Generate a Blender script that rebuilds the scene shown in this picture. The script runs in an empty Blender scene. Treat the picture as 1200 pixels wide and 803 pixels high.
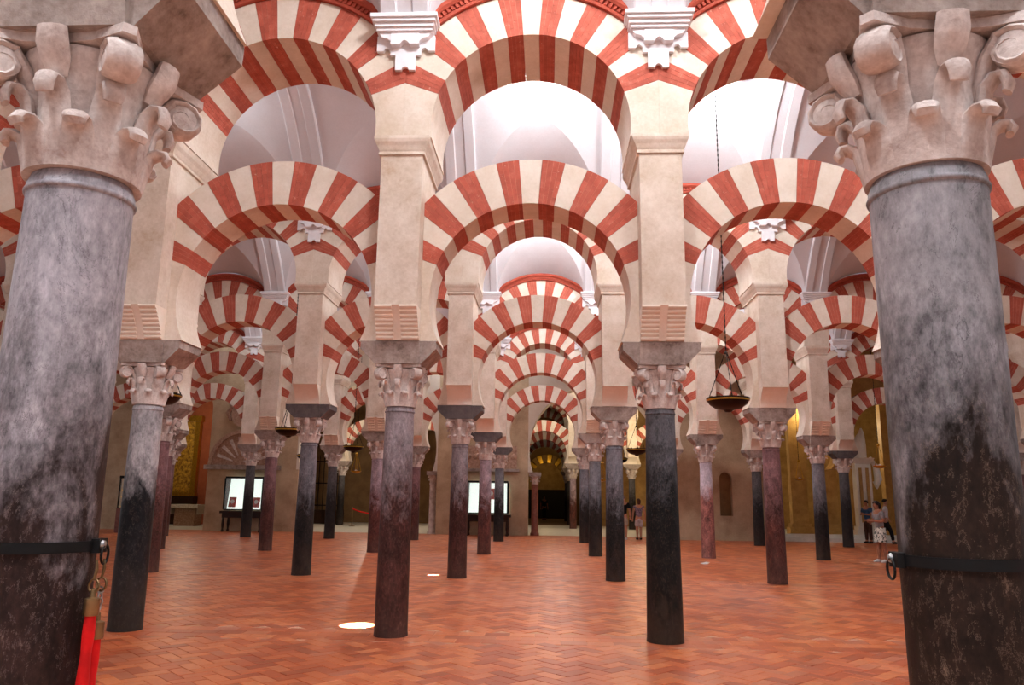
import bpy, bmesh, math, random
import numpy as np
from mathutils import Vector, Matrix
random.seed(7)
rng = np.random.default_rng(11)
PI = math.pi
C = bpy.context.scene.collection
SC = bpy.context.scene

# ------------------------------------------------------------------ camera
F_PX, PITCH, YAW, ROLL = 905.34, 0.19811, -0.04845, 0.01374
CAM = Vector((1.7819, -9.1946, 1.5562))
def cam_axes():
    c, s = math.cos, math.sin
    fw = Vector((s(YAW)*c(PITCH), c(YAW)*c(PITCH), s(PITCH)))
    rt = Vector((c(YAW), -s(YAW), 0)); up = rt.cross(fw)
    return fw, rt*c(ROLL) + up*s(ROLL), up*c(ROLL) - rt*s(ROLL)
FW, RT, UP = cam_axes()
cd = bpy.data.cameras.new('camera'); cam = bpy.data.objects.new('camera', cd); C.objects.link(cam)
cd.sensor_width = 36; cd.lens = F_PX*36/1200; cd.clip_start = .05; cd.clip_end = 300
cam.matrix_world = Matrix((RT, UP, -FW)).transposed().to_4x4(); cam.location = CAM
SC.camera = cam
def U(px, py, y):                      # pixel -> point on the vertical plane at depth y
    d = FW + RT*((px-600)/F_PX) + UP*((401.5-py)/F_PX)
    return CAM + d*((y-CAM.y)/d.y)

# ------------------------------------------------------------------ light
SC.view_settings.view_transform = 'Standard'; SC.view_settings.look = 'None'
SC.view_settings.exposure = 0.28; SC.view_settings.gamma = 1
w = bpy.data.worlds.new('world'); SC.world = w; w.use_nodes = True
bg = w.node_tree.nodes['Background']; bg.inputs[0].default_value = (.84, .91, 1, 1); bg.inputs[1].default_value = 0.42
def area(name, loc, sx, sy, power, col=(1, .97, .95), rot=(0, 0, 0)):
    l = bpy.data.lights.new(name, 'AREA'); l.shape = 'RECTANGLE'; l.size = sx; l.size_y = sy
    l.energy = power; l.color = col
    o = bpy.data.objects.new(name, l); C.objects.link(o); o.location = loc; o.rotation_euler = rot
    return o
ROWY = {0: -13.0, 1: -6.5, 2: 0.0, 3: 6.5, 4: 13.0, 5: 19.5, 6: 26.0, 7: 32.5, 8: 39.0, 9: 45.5}
S = 3.1
# unseen point lights added below the vault crowns as daylight fill: (x, y, power)
CROWN_LIGHTS = [(-1.55, -9.75, 820), (4.65, -9.75, 640), (1.55, -3.25, 300), (4.65, -3.25, 260), (1.55, 3.25, 150), (4.65, 3.25, 330), (-4.65, 3.25, 50), (-4.65, 9.75, 60), (1.55, 9.75, 220), (4.65, 9.75, 280), (1.55, 16.25, 240), (7.75, 16.25, 260), (-7.75, 16.25, 130), (-1.55, 22.75, 230), (7.75, 22.75, 190), (-10.85, 22.75, 90)]
for x, y, pw in CROWN_LIGHTS:
    l = bpy.data.lights.new('crown_fill', 'POINT'); l.energy = pw; l.color = (.95, .965, 1); l.shadow_soft_size = .28
    o = bpy.data.objects.new('crown_fill', l); C.objects.link(o); o.location = (x, y, 8.72)

# ------------------------------------------------------------------ helpers
def mk(name, verts, faces, mat=None, parent=None, smooth=None, loc=None):
    me = bpy.data.meshes.new(name); me.from_pydata([tuple(v) for v in verts], [], faces); me.update()
    if smooth is not None:
        for p in me.polygons: p.use_smooth = True
        me.set_sharp_from_angle(angle=math.radians(smooth))
    return ob(name, me, mat, parent, loc)
def ob(name, me, mat=None, parent=None, loc=None):
    o = bpy.data.objects.new(name, me); C.objects.link(o)
    if mat is not None and len(me.materials) == 0: me.materials.append(mat)
    if parent is not None: o.parent = parent
    if loc is not None: o.location = loc
    return o
def thing(name, label, cat, loc=(0, 0, 0), rz=0, group=None):
    o = bpy.data.objects.new(name, None); C.objects.link(o); o.location = loc; o.rotation_euler = (0, 0, rz)
    o.empty_display_size = .1
    return tag(o, label, cat, group)
def tag(o, label, cat, group=None, kind=None):
    o['label'] = label; o['category'] = cat
    if group: o['group'] = group
    if kind: o['kind'] = kind
    return o
def struct(o): o['kind'] = 'structure'; return o
class MB:
    def __init__(s): s.v = []; s.f = []
    def add(s, v, f):
        n = len(s.v); s.v += [tuple(p) for p in v]; s.f += [tuple(i+n for i in q) for q in f]; return s
    def box(s, x0, x1, y0, y1, z0, z1):
        v = [(x, y, z) for z in (z0, z1) for y in (y0, y1) for x in (x0, x1)]
        return s.add(v, [(0, 2, 3, 1), (4, 5, 7, 6), (0, 1, 5, 4), (2, 6, 7, 3), (0, 4, 6, 2), (1, 3, 7, 5)])
    def frustum(s, a, b, z0, z1):      # a,b = (x0,x1,y0,y1) at z0 / z1
        v = [(x, y, z0) for y in a[2:] for x in a[:2]] + [(x, y, z1) for y in b[2:] for x in b[:2]]
        return s.add(v, [(0, 2, 3, 1), (4, 5, 7, 6), (0, 1, 5, 4), (2, 6, 7, 3), (0, 4, 6, 2), (1, 3, 7, 5)])
    def ext_y(s, poly, y0, y1):        # polygon in (x,z), clockwise or not, extruded along y
        n = len(poly); a = sum(poly[i][0]*poly[(i+1) % n][1]-poly[(i+1) % n][0]*poly[i][1] for i in range(n))
        if a < 0: poly = poly[::-1]
        v = [(p[0], y0, p[1]) for p in poly] + [(p[0], y1, p[1]) for p in poly]
        f = [tuple(range(n)), tuple(range(2*n-1, n-1, -1))] + [(i, i+n, (i+1) % n+n, (i+1) % n) for i in range(n)]
        return s.add(v, f)
    def ext_x(s, poly, x0, x1):        # polygon in (y,z)
        n = len(poly); a = sum(poly[i][0]*poly[(i+1) % n][1]-poly[(i+1) % n][0]*poly[i][1] for i in range(n))
        if a < 0: poly = poly[::-1]
        v = [(x0, p[0], p[1]) for p in poly] + [(x1, p[0], p[1]) for p in poly]
        f = [tuple(range(n-1, -1, -1)), tuple(range(n, 2*n))] + [(i, (i+1) % n, (i+1) % n+n, i+n) for i in range(n)]
        return s.add(v, f)
    def ext_z(s, poly, z0, z1):
        n = len(poly); a = sum(poly[i][0]*poly[(i+1) % n][1]-poly[(i+1) % n][0]*poly[i][1] for i in range(n))
        if a < 0: poly = poly[::-1]
        v = [(p[0], p[1], z0) for p in poly] + [(p[0], p[1], z1) for p in poly]
        f = [tuple(range(n-1, -1, -1)), tuple(range(n, 2*n))] + [(i, (i+1) % n, (i+1) % n+n, i+n) for i in range(n)]
        return s.add(v, f)
    def lathe(s, prof, n=32, c=(0, 0, 0), caps=True):   # prof = [(r,z)...] upward
        v = []; f = []
        for r, z in prof:
            for i in range(n):
                a = 2*PI*i/n; v.append((c[0]+r*math.cos(a), c[1]+r*math.sin(a), c[2]+z))
        for k in range(len(prof)-1):
            for i in range(n):
                j = (i+1) % n; f.append((k*n+i, k*n+j, (k+1)*n+j, (k+1)*n+i))
        if caps: f += [tuple(range(n-1, -1, -1)), tuple(range((len(prof)-1)*n, len(prof)*n))]
        return s.add(v, f)
    def tube(s, path, rad, n=8, side=None):   # rad scalar / list / list of (w,t) ellipses with 'side' = width direction
        P = [Vector(p) for p in path]; m = len(P); v = []; f = []
        prev = None
        for k in range(m):
            t = (P[min(k+1, m-1)]-P[max(k-1, 0)]).normalized()
            if side is not None: a = Vector(side)
            else:
                a = prev if prev is not None else (Vector((0, 0, 1)) if abs(t.z) < .9 else Vector((1, 0, 0)))
            a = (a - t*a.dot(t)).normalized(); prev = a; b = t.cross(a)
            r = rad[k] if isinstance(rad, list) else rad
            w_, t_ = r if isinstance(r, tuple) else (r, r)
            for i in range(n):
                q = 2*PI*i/n; v.append(P[k]+a*(w_*math.cos(q))+b*(t_*math.sin(q)))
        for k in range(m-1):
            for i in range(n):
                j = (i+1) % n; f.append((k*n+i, k*n+j, (k+1)*n+j, (k+1)*n+i))
        f += [tuple(range(n-1, -1, -1)), tuple(range((m-1)*n, m*n))]
        return s.add(v, f)
    def mesh(s, name, smooth=None):
        me = bpy.data.meshes.new(name); me.from_pydata(s.v, [], s.f); me.update()
        if smooth is not None:
            for p in me.polygons: p.use_smooth = True
            me.set_sharp_from_angle(angle=math.radians(smooth))
        return me
    def build(s, name, mat, parent=None, loc=None, smooth=None):
        return ob(name, s.mesh(name, smooth), mat, parent, loc)

# ------------------------------------------------------------------ materials
def lin(c):
    return tuple((x/255/12.92 if x/255 <= .04045 else ((x/255+.055)/1.055)**2.4) for x in c)+(1,)
def newmat(name):
    m = bpy.data.materials.new(name); m.use_nodes = True
    nt = m.node_tree; b = nt.nodes['Principled BSDF']
    return m, nt, b
def N(nt, t, **kw):
    n = nt.nodes.new(t)
    for k, v in kw.items():
        if k == 'op': n.operation = v
        elif isinstance(k, str) and k.startswith('i'): n.inputs[int(k[1:])].default_value = v
        else: setattr(n, k, v)
    return n
def math_(nt, op, a, b=None, c=None, clamp=False):
    n = nt.nodes.new('ShaderNodeMath'); n.operation = op; n.use_clamp = clamp
    for i, x in enumerate((a, b, c)):
        if x is None: continue
        if isinstance(x, (int, float)): n.inputs[i].default_value = x
        else: nt.links.new(x, n.inputs[i])
    return n.outputs[0]
def noise(nt, vec, scale, detail=5, rough=.6, dist=0):
    n = nt.nodes.new('ShaderNodeTexNoise'); n.inputs['Scale'].default_value = scale
    n.inputs['Detail'].default_value = detail; n.inputs['Roughness'].default_value = rough; n.inputs['Distortion'].default_value = dist
    nt.links.new(vec, n.inputs['Vector']); return n.outputs['Fac']
def ramp(nt, fac, stops):
    r = nt.nodes.new('ShaderNodeValToRGB'); e = r.color_ramp.elements
    while len(e) < len(stops): e.new(.5)
    for i, (p, c) in enumerate(stops): e[i].position = p; e[i].color = c
    nt.links.new(fac, r.inputs[0]); return r.outputs[0]
def mixc(nt, fac, a, b):
    n = nt.nodes.new('ShaderNodeMix'); n.data_type = 'RGBA'
    for sock, x in ((n.inputs[0], fac), (n.inputs[6], a), (n.inputs[7], b)):
        if isinstance(x, (int, float, tuple)): sock.default_value = x
        else: nt.links.new(x, sock)
    return n.outputs[2]
def mapr(nt, v, a, b, c=0., d=1.):
    n = nt.nodes.new('ShaderNodeMapRange'); nt.links.new(v, n.inputs[0])
    for i, x in enumerate((a, b, c, d)): n.inputs[i+1].default_value = x
    return n.outputs[0]
def objco(nt, scale=None, obj=True):
    t = nt.nodes.new('ShaderNodeTexCoord'); o = t.outputs['Object']
    if scale:
        m = nt.nodes.new('ShaderNodeMapping'); m.inputs['Scale'].default_value = scale; nt.links.new(o, m.inputs[0]); o = m.outputs[0]
    return o
def geopos(nt):
    return nt.nodes.new('ShaderNodeNewGeometry').outputs['Position']
def bump(nt, b, h, strength=.2, dist=.01):
    n = nt.nodes.new('ShaderNodeBump'); n.inputs['Strength'].default_value = strength; n.inputs['Distance'].default_value = dist
    nt.links.new(h, n.inputs['Height']); nt.links.new(n.outputs[0], b.inputs['Normal'])
def stone(name, c1, c2, scale=3, rough=.85, bmp=.15, c3=None, fine=30):
    m, nt, b = newmat(name); p = geopos(nt)
    n1 = noise(nt, p, scale, 6, .65); n2 = noise(nt, p, fine, 4, .6)
    f = math_(nt, 'ADD', math_(nt, 'MULTIPLY', n1, .7), math_(nt, 'MULTIPLY', n2, .3))
    st = [(.36, lin(c1)), (.62, lin(c2))]
    if c3: st = [(.32, lin(c3)), (.42, lin(c1)), (.62, lin(c2))]
    nt.links.new(ramp(nt, f, st), b.inputs['Base Color']); b.inputs['Roughness'].default_value = rough
    bump(nt, b, n2, bmp, .02); return m
def plain(name, c, rough=.6, metal=0, emit=None, es=1):
    m, nt, b = newmat(name); p = geopos(nt)
    n1 = noise(nt, p, 14, 4)
    d = tuple(max(0, x*.86) for x in c)
    nt.links.new(ramp(nt, n1, [(.35, lin(d)), (.65, lin(c))]), b.inputs['Base Color'])
    b.inputs['Roughness'].default_value = rough; b.inputs['Metallic'].default_value = metal
    b.inputs['Specular IOR Level'].default_value = .25
    if emit: b.inputs['Emission Color'].default_value = lin(emit); b.inputs['Emission Strength'].default_value = es
    return m
M = {}
M['cream'] = stone('cream_plaster', (212, 195, 176), (236, 223, 209), 2.2, .85, .08, (196, 170, 142))
M['creamv'] = stone('cream_voussoir', (218, 203, 184), (238, 227, 213), 2.5, .85, .06)
M['springer'] = stone('pale_springer', (212, 194, 172), (238, 226, 212), 2, .8, .06)
M['impost'] = stone('grey_impost_stone', (140, 124, 116), (180, 166, 158), 5, .8, .25, (95, 80, 72))
M['impost_dark'] = stone('dark_impost_stone', (80, 76, 78), (112, 106, 106), 6, .7, .2)
M['capital'] = stone('capital_marble', (190, 172, 164), (228, 216, 210), 6, .7, .25, (164, 138, 128), 50)
M['corbel'] = stone('corbel_plaster', (238, 222, 204), (248, 236, 222), 4, .85, .1)
M['white'] = stone('white_plaster', (210, 207, 210), (222, 220, 224), 1, .8, .02)
M['backwall'] = stone('back_wall_stone', (176, 152, 124), (204, 182, 152), 1.2, .9, .1, (150, 124, 96))
M['plasterwall'] = stone('pale_wall_plaster', (206, 196, 182), (226, 218, 206), 1.0, .9, .08)
M['relief'] = stone('carved_relief_stone', (150, 110, 92), (196, 166, 146), 14, .9, .6, None, 60)
M['golden'] = stone('golden_stone', (150, 112, 58), (196, 158, 92), 1.6, .7, .1)
M['marblewhite'] = stone('white_marble', (214, 208, 190), (236, 232, 220), 2, .35, .02)
M['wood'] = plain('dark_wood', (52, 30, 20), .45)
M['iron'] = plain('black_iron', (22, 20, 20), .5, .3)
M['leather'] = plain('black_strap', (9, 9, 11), .6)
M['gold'] = plain('gilded_metal', (214, 168, 62), .3, .9)
M['bronze'] = plain('dark_bronze', (42, 28, 22), .4, .5)
M['steel'] = plain('steel', (190, 190, 190), .3, .9)
M['brass'] = plain('brass', (150, 120, 84), .35, .85)
M['velvet'] = plain('red_velvet', (214, 16, 16), .8)
M['redtrim'] = stone('red_moulding_paint', (160, 64, 44), (182, 80, 58), 6, .8, .1)
M['glow'] = plain('lit_panel', (230, 240, 236), .5, 0, (225, 240, 232), 1.1)
M['glowgold'] = plain('lit_gold_shelf', (230, 190, 60), .4, 0, (255, 200, 40), .8)
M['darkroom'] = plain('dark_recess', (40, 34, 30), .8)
M['brownwall'] = stone('brown_wall', (120, 92, 62), (150, 118, 80), 1.5, .9, .1)
M['cloth'] = plain('white_cloth', (224, 216, 204), .9)
M['paper'] = plain('paper', (240, 238, 236), .8)
M['emblem'] = plain('red_emblem', (196, 44, 34), .6)
M['red_stone'] = stone('red_marble', (110, 58, 46), (150, 88, 72), 6, .4, .05)

def red_mat():
    m, nt, b = newmat('red_brick_voussoir'); o = objco(nt); p = geopos(nt)
    s = nt.nodes.new('ShaderNodeSeparateXYZ'); nt.links.new(o, s.inputs[0])
    ang = math_(nt, 'ARCTAN2', s.outputs[0], s.outputs[2])
    k = math_(nt, 'MULTIPLY', ang, 1/math.radians(2.325))
    fr = math_(nt, 'FRACT', math_(nt, 'ADD', k, 100.))
    d = math_(nt, 'ABSOLUTE', math_(nt, 'SUBTRACT', fr, .5))
    nz = noise(nt, p, 16, 5, .7)
    line = math_(nt, 'GREATER_THAN', math_(nt, 'ADD', d, math_(nt, 'MULTIPLY', math_(nt, 'SUBTRACT', nz, .5), .16)), .455)
    col = ramp(nt, noise(nt, p, 7, 6, .7), [(.3, lin((164, 74, 56))), (.55, lin((186, 92, 72))), (.75, lin((204, 118, 98)))])
    col = mixc(nt, math_(nt, 'MULTIPLY', line, .38), col, lin((226, 176, 150)))
    nt.links.new(col, b.inputs['Base Color']); b.inputs['Roughness'].default_value = .85
    bump(nt, b, line, .3, -.004); return m
M['red'] = red_mat()
def brick_mat():
    m, nt, b = newmat('red_brick'); p = geopos(nt)
    oi = nt.nodes.new('ShaderNodeObjectInfo')
    col = ramp(nt, noise(nt, p, 7, 6, .7), [(.3, lin((162, 72, 54))), (.55, lin((186, 92, 72))), (.78, lin((208, 126, 106)))])
    hv = nt.nodes.new('ShaderNodeHueSaturation'); nt.links.new(col, hv.inputs['Color'])
    nt.links.new(mapr(nt, oi.outputs['Random'], 0, 1, .88, 1.1), hv.inputs['Value'])
    chip = math_(nt, 'GREATER_THAN', noise(nt, p, 26, 3, .6), .7)
    col = mixc(nt, math_(nt, 'MULTIPLY', chip, .6), hv.outputs[0], lin((228, 190, 170)))
    nt.links.new(col, b.inputs['Base Color']); b.inputs['Roughness'].default_value = .85
    bump(nt, b, noise(nt, p, 40, 4), .2, .004); return m
M['brick'] = brick_mat()
M['mortar'] = stone('pale_mortar', (196, 120, 96), (220, 160, 136), 12, .9, .1)

def shaft_mat(name, top, bot, zmid, spread=.5, light=1.25, dark=.5, speck=(150, 120, 100), scale=4., crack=.0, seed=0., rough=.5):
    m, nt, b = newmat(name)
    o = objco(nt); mp = nt.nodes.new('ShaderNodeMapping'); mp.inputs['Scale'].default_value = (1, 1, .55); mp.inputs['Location'].default_value = (seed, seed*.7, seed*1.3)
    nt.links.new(o, mp.inputs[0]); v = mp.outputs[0]
    s = nt.nodes.new('ShaderNodeSeparateXYZ'); nt.links.new(o, s.inputs[0])
    n1 = noise(nt, v, scale, 9, .68, .6); n2 = noise(nt, v, scale*6, 8, .75); n3 = noise(nt, v, scale*.6, 5, .6, 1.2)
    mul = lambda c, k: lin(tuple(min(255, x*k) for x in c))
    f1 = math_(nt, 'ADD', math_(nt, 'MULTIPLY', n1, .5), math_(nt, 'MULTIPLY', n2, .5))
    ct = ramp(nt, f1, [(.34, mul(top, dark)), (.46, mul(top, .85)), (.55, lin(top)), (.68, mul(top, light))])
    cb = ramp(nt, f1, [(.36, mul(bot, .45)), (.5, lin(bot)), (.6, mul(bot, 1.35)), (.72, lin(speck))])
    z = math_(nt, 'ADD', s.outputs[2], math_(nt, 'MULTIPLY', math_(nt, 'SUBTRACT', n3, .5), spread*2.2))
    z = math_(nt, 'ADD', z, math_(nt, 'MULTIPLY', math_(nt, 'SUBTRACT', n2, .5), spread*.9))
    mask = mapr(nt, z, zmid-spread*.5, zmid+spread*.5)
    col = mixc(nt, mask, cb, ct)
    sc_ = noise(nt, v, scale*2.2, 8, .78, .4)
    scr = math_(nt, 'LESS_THAN', math_(nt, 'ABSOLUTE', math_(nt, 'SUBTRACT', sc_, .5)), .005)
    scr = math_(nt, 'MULTIPLY', scr, math_(nt, 'GREATER_THAN', n2, .5))
    col = mixc(nt, math_(nt, 'MULTIPLY', scr, math_(nt, 'SUBTRACT', .4, math_(nt, 'MULTIPLY', mask, .3))), col, lin(speck))
    # scuffed greyish foot of the shaft
    foot = mapr(nt, z, .0, .7, .28, 0)
    col = mixc(nt, foot, col, mul(speck, .72))
    if crack:
        c1 = noise(nt, v, scale*.8, 8, .65, 1.5)
        ln = math_(nt, 'LESS_THAN', math_(nt, 'ABSOLUTE', math_(nt, 'SUBTRACT', c1, .5)), .004)
        ln = math_(nt, 'MULTIPLY', ln, math_(nt, 'GREATER_THAN', n3, .52))
        col = mixc(nt, math_(nt, 'MULTIPLY', ln, crack), col, lin((40, 34, 40)))
    nt.links.new(col, b.inputs['Base Color'])
    nt.links.new(mapr(nt, n2, .3, .7, rough-.08, rough+.15), b.inputs['Roughness'])
    b.inputs['Specular IOR Level'].default_value = .14
    bump(nt, b, f1, .12, .02); return m

# ------------------------------------------------------------------ architecture dimensions
ZN, ZC, ZI = 2.60, 3.09, 3.36           # neck of shaft, top of capital, top of impost
XW = S/2
LO = dict(ri=1.20, re=1.77, zc=3.885, clip=XW-.252, dep=.28, zs=ZI)
UPR = dict(ri=1.21, re=1.76, zc=5.985, clip=XW-.001, dep=.55, zs=5.83)
AL = math.radians(9.3)
def ray_out(a, A):
    s_ = abs(math.sin(a)); return min(A['re'], A['clip']/s_ if s_ > 1e-6 else 9)
def wedge(A, a0, a1, r0=None, r1=None, n=4, gap=.0012):
    a0 += gap; a1 -= gap
    aa = [a0+(a1-a0)*i/n for i in range(n+1)]
    ac = math.asin(min(1, A['clip']/A['re']))
    for q in (ac, -ac):
        if a0 < q < a1: aa.append(q)
    aa.sort()
    R0 = A['ri'] if r0 is None else r0
    poly = [(R0*math.sin(a), R0*math.cos(a)) for a in aa]
    poly += [((ray_out(a, A) if r1 is None else min(r1, ray_out(a, A)))*math.sin(a), (ray_out(a, A) if r1 is None else min(r1, ray_out(a, A)))*math.cos(a)) for a in reversed(aa)]
    return poly
def springer_poly(A, sgn):
    a0 = AL*7.5+.0012; zs = A['zs']-A['zc']
    a1 = PI/2+math.asin(max(-1, min(1, -zs/A['ri']))) if zs < 0 else PI/2
    poly = [(A['ri']*math.sin(a0+(a1-a0)*i/10), A['ri']*math.cos(a0+(a1-a0)*i/10)) for i in range(11)]
    if zs < 0:
        poly[-1] = (poly[-1][0], zs)
    poly += [(A['clip'], zs), (A['clip'], A['clip']/math.tan(a0))]
    return [(sgn*p[0], p[1]) for p in poly]
VM = {}
def arch_meshes(key, A):
    d = {}
    for i in range(-8, 9):
        if i == 0 or abs(i) <= 7:
            a0, a1 = (i*AL-AL/2), (i*AL+AL/2)
            red = i % 2 != 0
            dep = A['dep']+(.003 if red else 0)
            me = MB().ext_y(wedge(A, a0, a1), -dep, dep).mesh('voussoir')
            me.materials.append(M['red'] if red else M['creamv'])
            d[i] = me
            if red:          # brick version: mortar core, and bricks a touch proud
                core = MB().ext_y(wedge(A, a0, a1, r0=A['ri']+.004), -dep+.004, dep-.004).mesh('voussoir'); core.materials.append(M['mortar'])
                bl = []
                for k in range(4):
                    b0 = a0+AL*k/4; b1 = b0+AL/4
                    rm = ray_out((b0+b1)/2, A)
                    cuts = [A['ri'], A['ri']+.21, A['ri']+.42, 9] if k % 2 == 0 else [A['ri'], A['ri']+.105, A['ri']+.315, 9]
                    for c0, c1 in zip(cuts[:-1], cuts[1:]):
                        if c0 > rm-.05: continue
                        if c1 > rm-.06: c1 = 9
                        bm_ = MB().ext_y(wedge(A, b0, b1, r0=c0+(.0015 if c0 > A['ri'] else 0), r1=c1-.0015, n=1, gap=.0011), -dep, dep).mesh('brick')
                        bm_.materials.append(M['brick']); bl.append(bm_)
                        if c1 == 9: break
                d[('b', i)] = (core, bl)
    for sgn in (-1, 1):
        me = MB().ext_y(springer_poly(A, sgn), -A['dep'], A['dep']).mesh('springer'); me.materials.append(M['springer'])
        d[('s', sgn)] = me
    VM[key] = d
arch_meshes('lo', LO); arch_meshes('up', UPR)

# red dentilled archivolt of the upper arch (one face), local to the arch centre
def archivolt_mesh():
    b = MB(); a = math.radians(43); n = 28
    prof = [(1.765, -.55), (1.765, -.60), (1.80, -.61), (1.80, -.585), (1.87, -.585), (1.87, -.62), (1.90, -.65), (1.95, -.65), (1.95, -.55)]
    v = []; f = []; m = len(prof)
    for k in range(n+1):
        q = -a+2*a*k/n
        for r, y in prof: v.append((r*math.sin(q), y, r*math.cos(q)))
    for k in range(n):
        for i in range(m):
            j = (i+1) % m; f.append((k*m+i, (k+1)*m+i, (k+1)*m+j, k*m+j))
    f += [tuple(range(m)), tuple(range(n*m+m-1, n*m-1, -1))]
    b.add(v, f)
    nd = 44
    for k in range(nd):
        q0 = -a+2*a*(k+.2)/nd; q1 = -a+2*a*(k+.75)/nd
        v = [(r*math.sin(q), y, r*math.cos(q)) for y in (-.584, -.612) for r, q in ((1.812, q0), (1.812, q1), (1.868, q1), (1.868, q0))]
        b.add(v, [(4, 5, 6, 7), (0, 1, 5, 4), (2, 3, 7, 6), (1, 2, 6, 5), (3, 0, 4, 7)])
    return b.mesh('archivolt')
ME_ARCHV = archivolt_mesh(); ME_ARCHV.materials.append(M['redtrim'])
def spandrel_mesh():
    b = MB(); ri = 1.7625; X = XW-.001; ac = math.asin(X/ri); n = 24
    pl = [(ri*math.sin(-ac+2*ac*i/n), ri*math.cos(-ac+2*ac*i/n)) for i in range(n+1)]
    top = 1.955
    for i in range(n):   # strips so that every face stays convex
        (x0, z0), (x1, z1) = pl[i], pl[i+1]
        b.ext_y([(x0, z0), (x1, z1), (x1, top), (x0, top)], -.535, .535)
    return b.mesh('spandrel')
ME_SPAN = spandrel_mesh(); ME_SPAN.materials.append(M['cream'])

ORD = {1: 'row of roped columns', 2: 'first row beyond the ropes', 3: 'second row beyond the ropes', 4: 'third row beyond the ropes', 5: 'fourth row beyond the ropes', 7: 'first row behind the end wall', 8: 'second row behind the end wall', 9: 'third row behind the end wall'}
PLAN = {
 1: {-1: 'DARK', 0: 'GREYL', 1: 'GREYR', 2: 'RED'},
 2: {-3: 'PINK', -2: 'RED', -1: 'GBLK', 0: 'PURP', 1: 'BLK', 2: 'PINK', 3: 'RED', 4: 'DARK'},
 3: {-4: 'DARK', -3: 'PINK', -2: 'RED', -1: 'BLUE', 0: 'PURP', 1: 'BLUE', 2: 'RED', 3: 'DARK', 4: 'PINK', 5: 'DARK'},
 4: {-5: 'RED', -4: 'DARK', -3: 'RED', -2: 'RED', -1: 'PINK', 0: 'PINK', 1: 'BLUE', 2: 'LILAC', 3: 'BLUE', 4: 'DARK', 5: 'RED', 6: 'DARK'},
 5: {-6: 'RED', -5: 'DARK', -4: 'RED', -3: 'DARK', -2: 'DARK', -1: 'RED', 0: 'BLUE', 1: 'BLUE', 2: 'DARK', 3: 'DARK', 4: 'DARK', 5: 'DARK', 6: 'RED', 7: 'DARK'},
 7: {-4: 'DARK', -3: 'DARK', -2: 'RED', -1: 'DARK', 0: 'RED', 1: 'PINK', 2: 'DARK', 3: 'DARK'},
 8: {0: 'DARK', 1: 'DARK'}, 9: {0: 'DARK', 1: 'DARK'}}
SHORT = dict(GREYL='lilac grey', GREYR='blue grey', BLK='black', GBLK='grey and black', PURP='purple', PINK='pinkish', RED='red brown', BLUE='blue grey', LILAC='lilac', DARK='dark grey')
ROWDZ = {1: .10}
def arch(kind, row, c, bricks):
    A = LO if kind == 'lo' else UPR; d = VM[kind]
    ca_, cb_ = SHORT[PLAN[row][c]], SHORT[PLAN[row][c+1]]
    btw = 'two '+ca_+' columns' if ca_ == cb_ else ca_+' and '+cb_+' columns'
    lab = ('lower' if kind == 'lo' else 'upper')+' striped arch between '+btw+', '+ORD[row]
    t = thing('horseshoe_arch' if kind == 'lo' else 'round_arch', lab, 'arch', ((c+.5)*S, ROWY[row], A['zc']+ROWDZ.get(row, 0)), 0, ('lower' if kind == 'lo' else 'upper')+' arches, '+ORD[row])
    for i in range(-7, 8):
        if bricks and i % 2:
            core, bl = d[('b', i)]; v = ob('voussoir', core, None, t)
            for bm_ in bl: ob('brick', bm_, None, v)
        else: ob('voussoir', d[i], None, t)
    for s_ in (-1, 1): ob('springer', d[('s', s_)], None, t)
    if kind == 'up':
        ob('spandrel', ME_SPAN, None, t)
        for k in (0, 1): a = struct(ob('trim_1', ME_ARCHV, None, None, t.location)); a.rotation_euler = (0, 0, PI*k)
    return t

# ------------------------------------------------------------------ columns
def leaf_tube(b, ang, z0, h, rb, out, wd, n=8):
    pr = [(rb, z0), (rb+.006, z0+.35*h), (rb+.016, z0+.65*h), (rb+.3*out, z0+.88*h), (rb+.62*out, z0+1.0*h), (rb+.9*out, z0+.99*h), (rb+1.0*out, z0+.88*h), (rb+.92*out, z0+.78*h)]
    ws = [1.12, 1.08, 1.0, .9, .82, .76, .7, .58]
    th = [.014, .02, .022, .021, .019, .018, .018, .012]
    ca, sa = math.cos(ang), math.sin(ang)
    b.tube([(r*ca, r*sa, z) for r, z in pr], [(wd*q, t) for q, t in zip(ws, th)], n, side=(-sa, ca, 0))
def volute_tube(b, ang, n=8):
    ca, sa = math.cos(ang), math.sin(ang)
    pts = [(.16, .2), (.185, .29), (.215, .37), (.25, .425)]; rad = [(.03, .02), (.04, .024), (.05, .026), (.054, .024)]
    cx, cz = .292, .372
    for k in range(15):
        q = PI*.68-k*PI*2.6/14; rr = .076*(1-.052*k)
        pts.append((cx+rr*math.cos(q), cz+rr*math.sin(q))); rad.append((.056-.0004*k, .02-.0005*k))
    b.tube([(r*ca, r*sa, z) for r, z in pts], rad, n, side=(-sa, ca, 0))
    b.tube([((cx)*ca-sa*w_, (cx)*sa+ca*w_, cz) for w_ in (-.05, -.044, .044, .05)], [.02, .058, .058, .02], 16)   # solid eye
def bell(b, n=32):
    b.lathe([(.166, 0), (.17, .012), (.172, .15), (.178, .28), (.2, .37), (.225, .42), (.225, .445)], n)
def abacus(b):
    pts = []
    for k in range(4):
        a = k*PI/2
        for u, w_ in ((-.245, .275), (-.12, .228), (0, .215), (.12, .228), (.245, .275)):
            pts.append((w_*math.cos(a)-u*math.sin(a), w_*math.sin(a)+u*math.cos(a)))
    b.ext_z(pts, .455, ZC-ZN)
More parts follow.
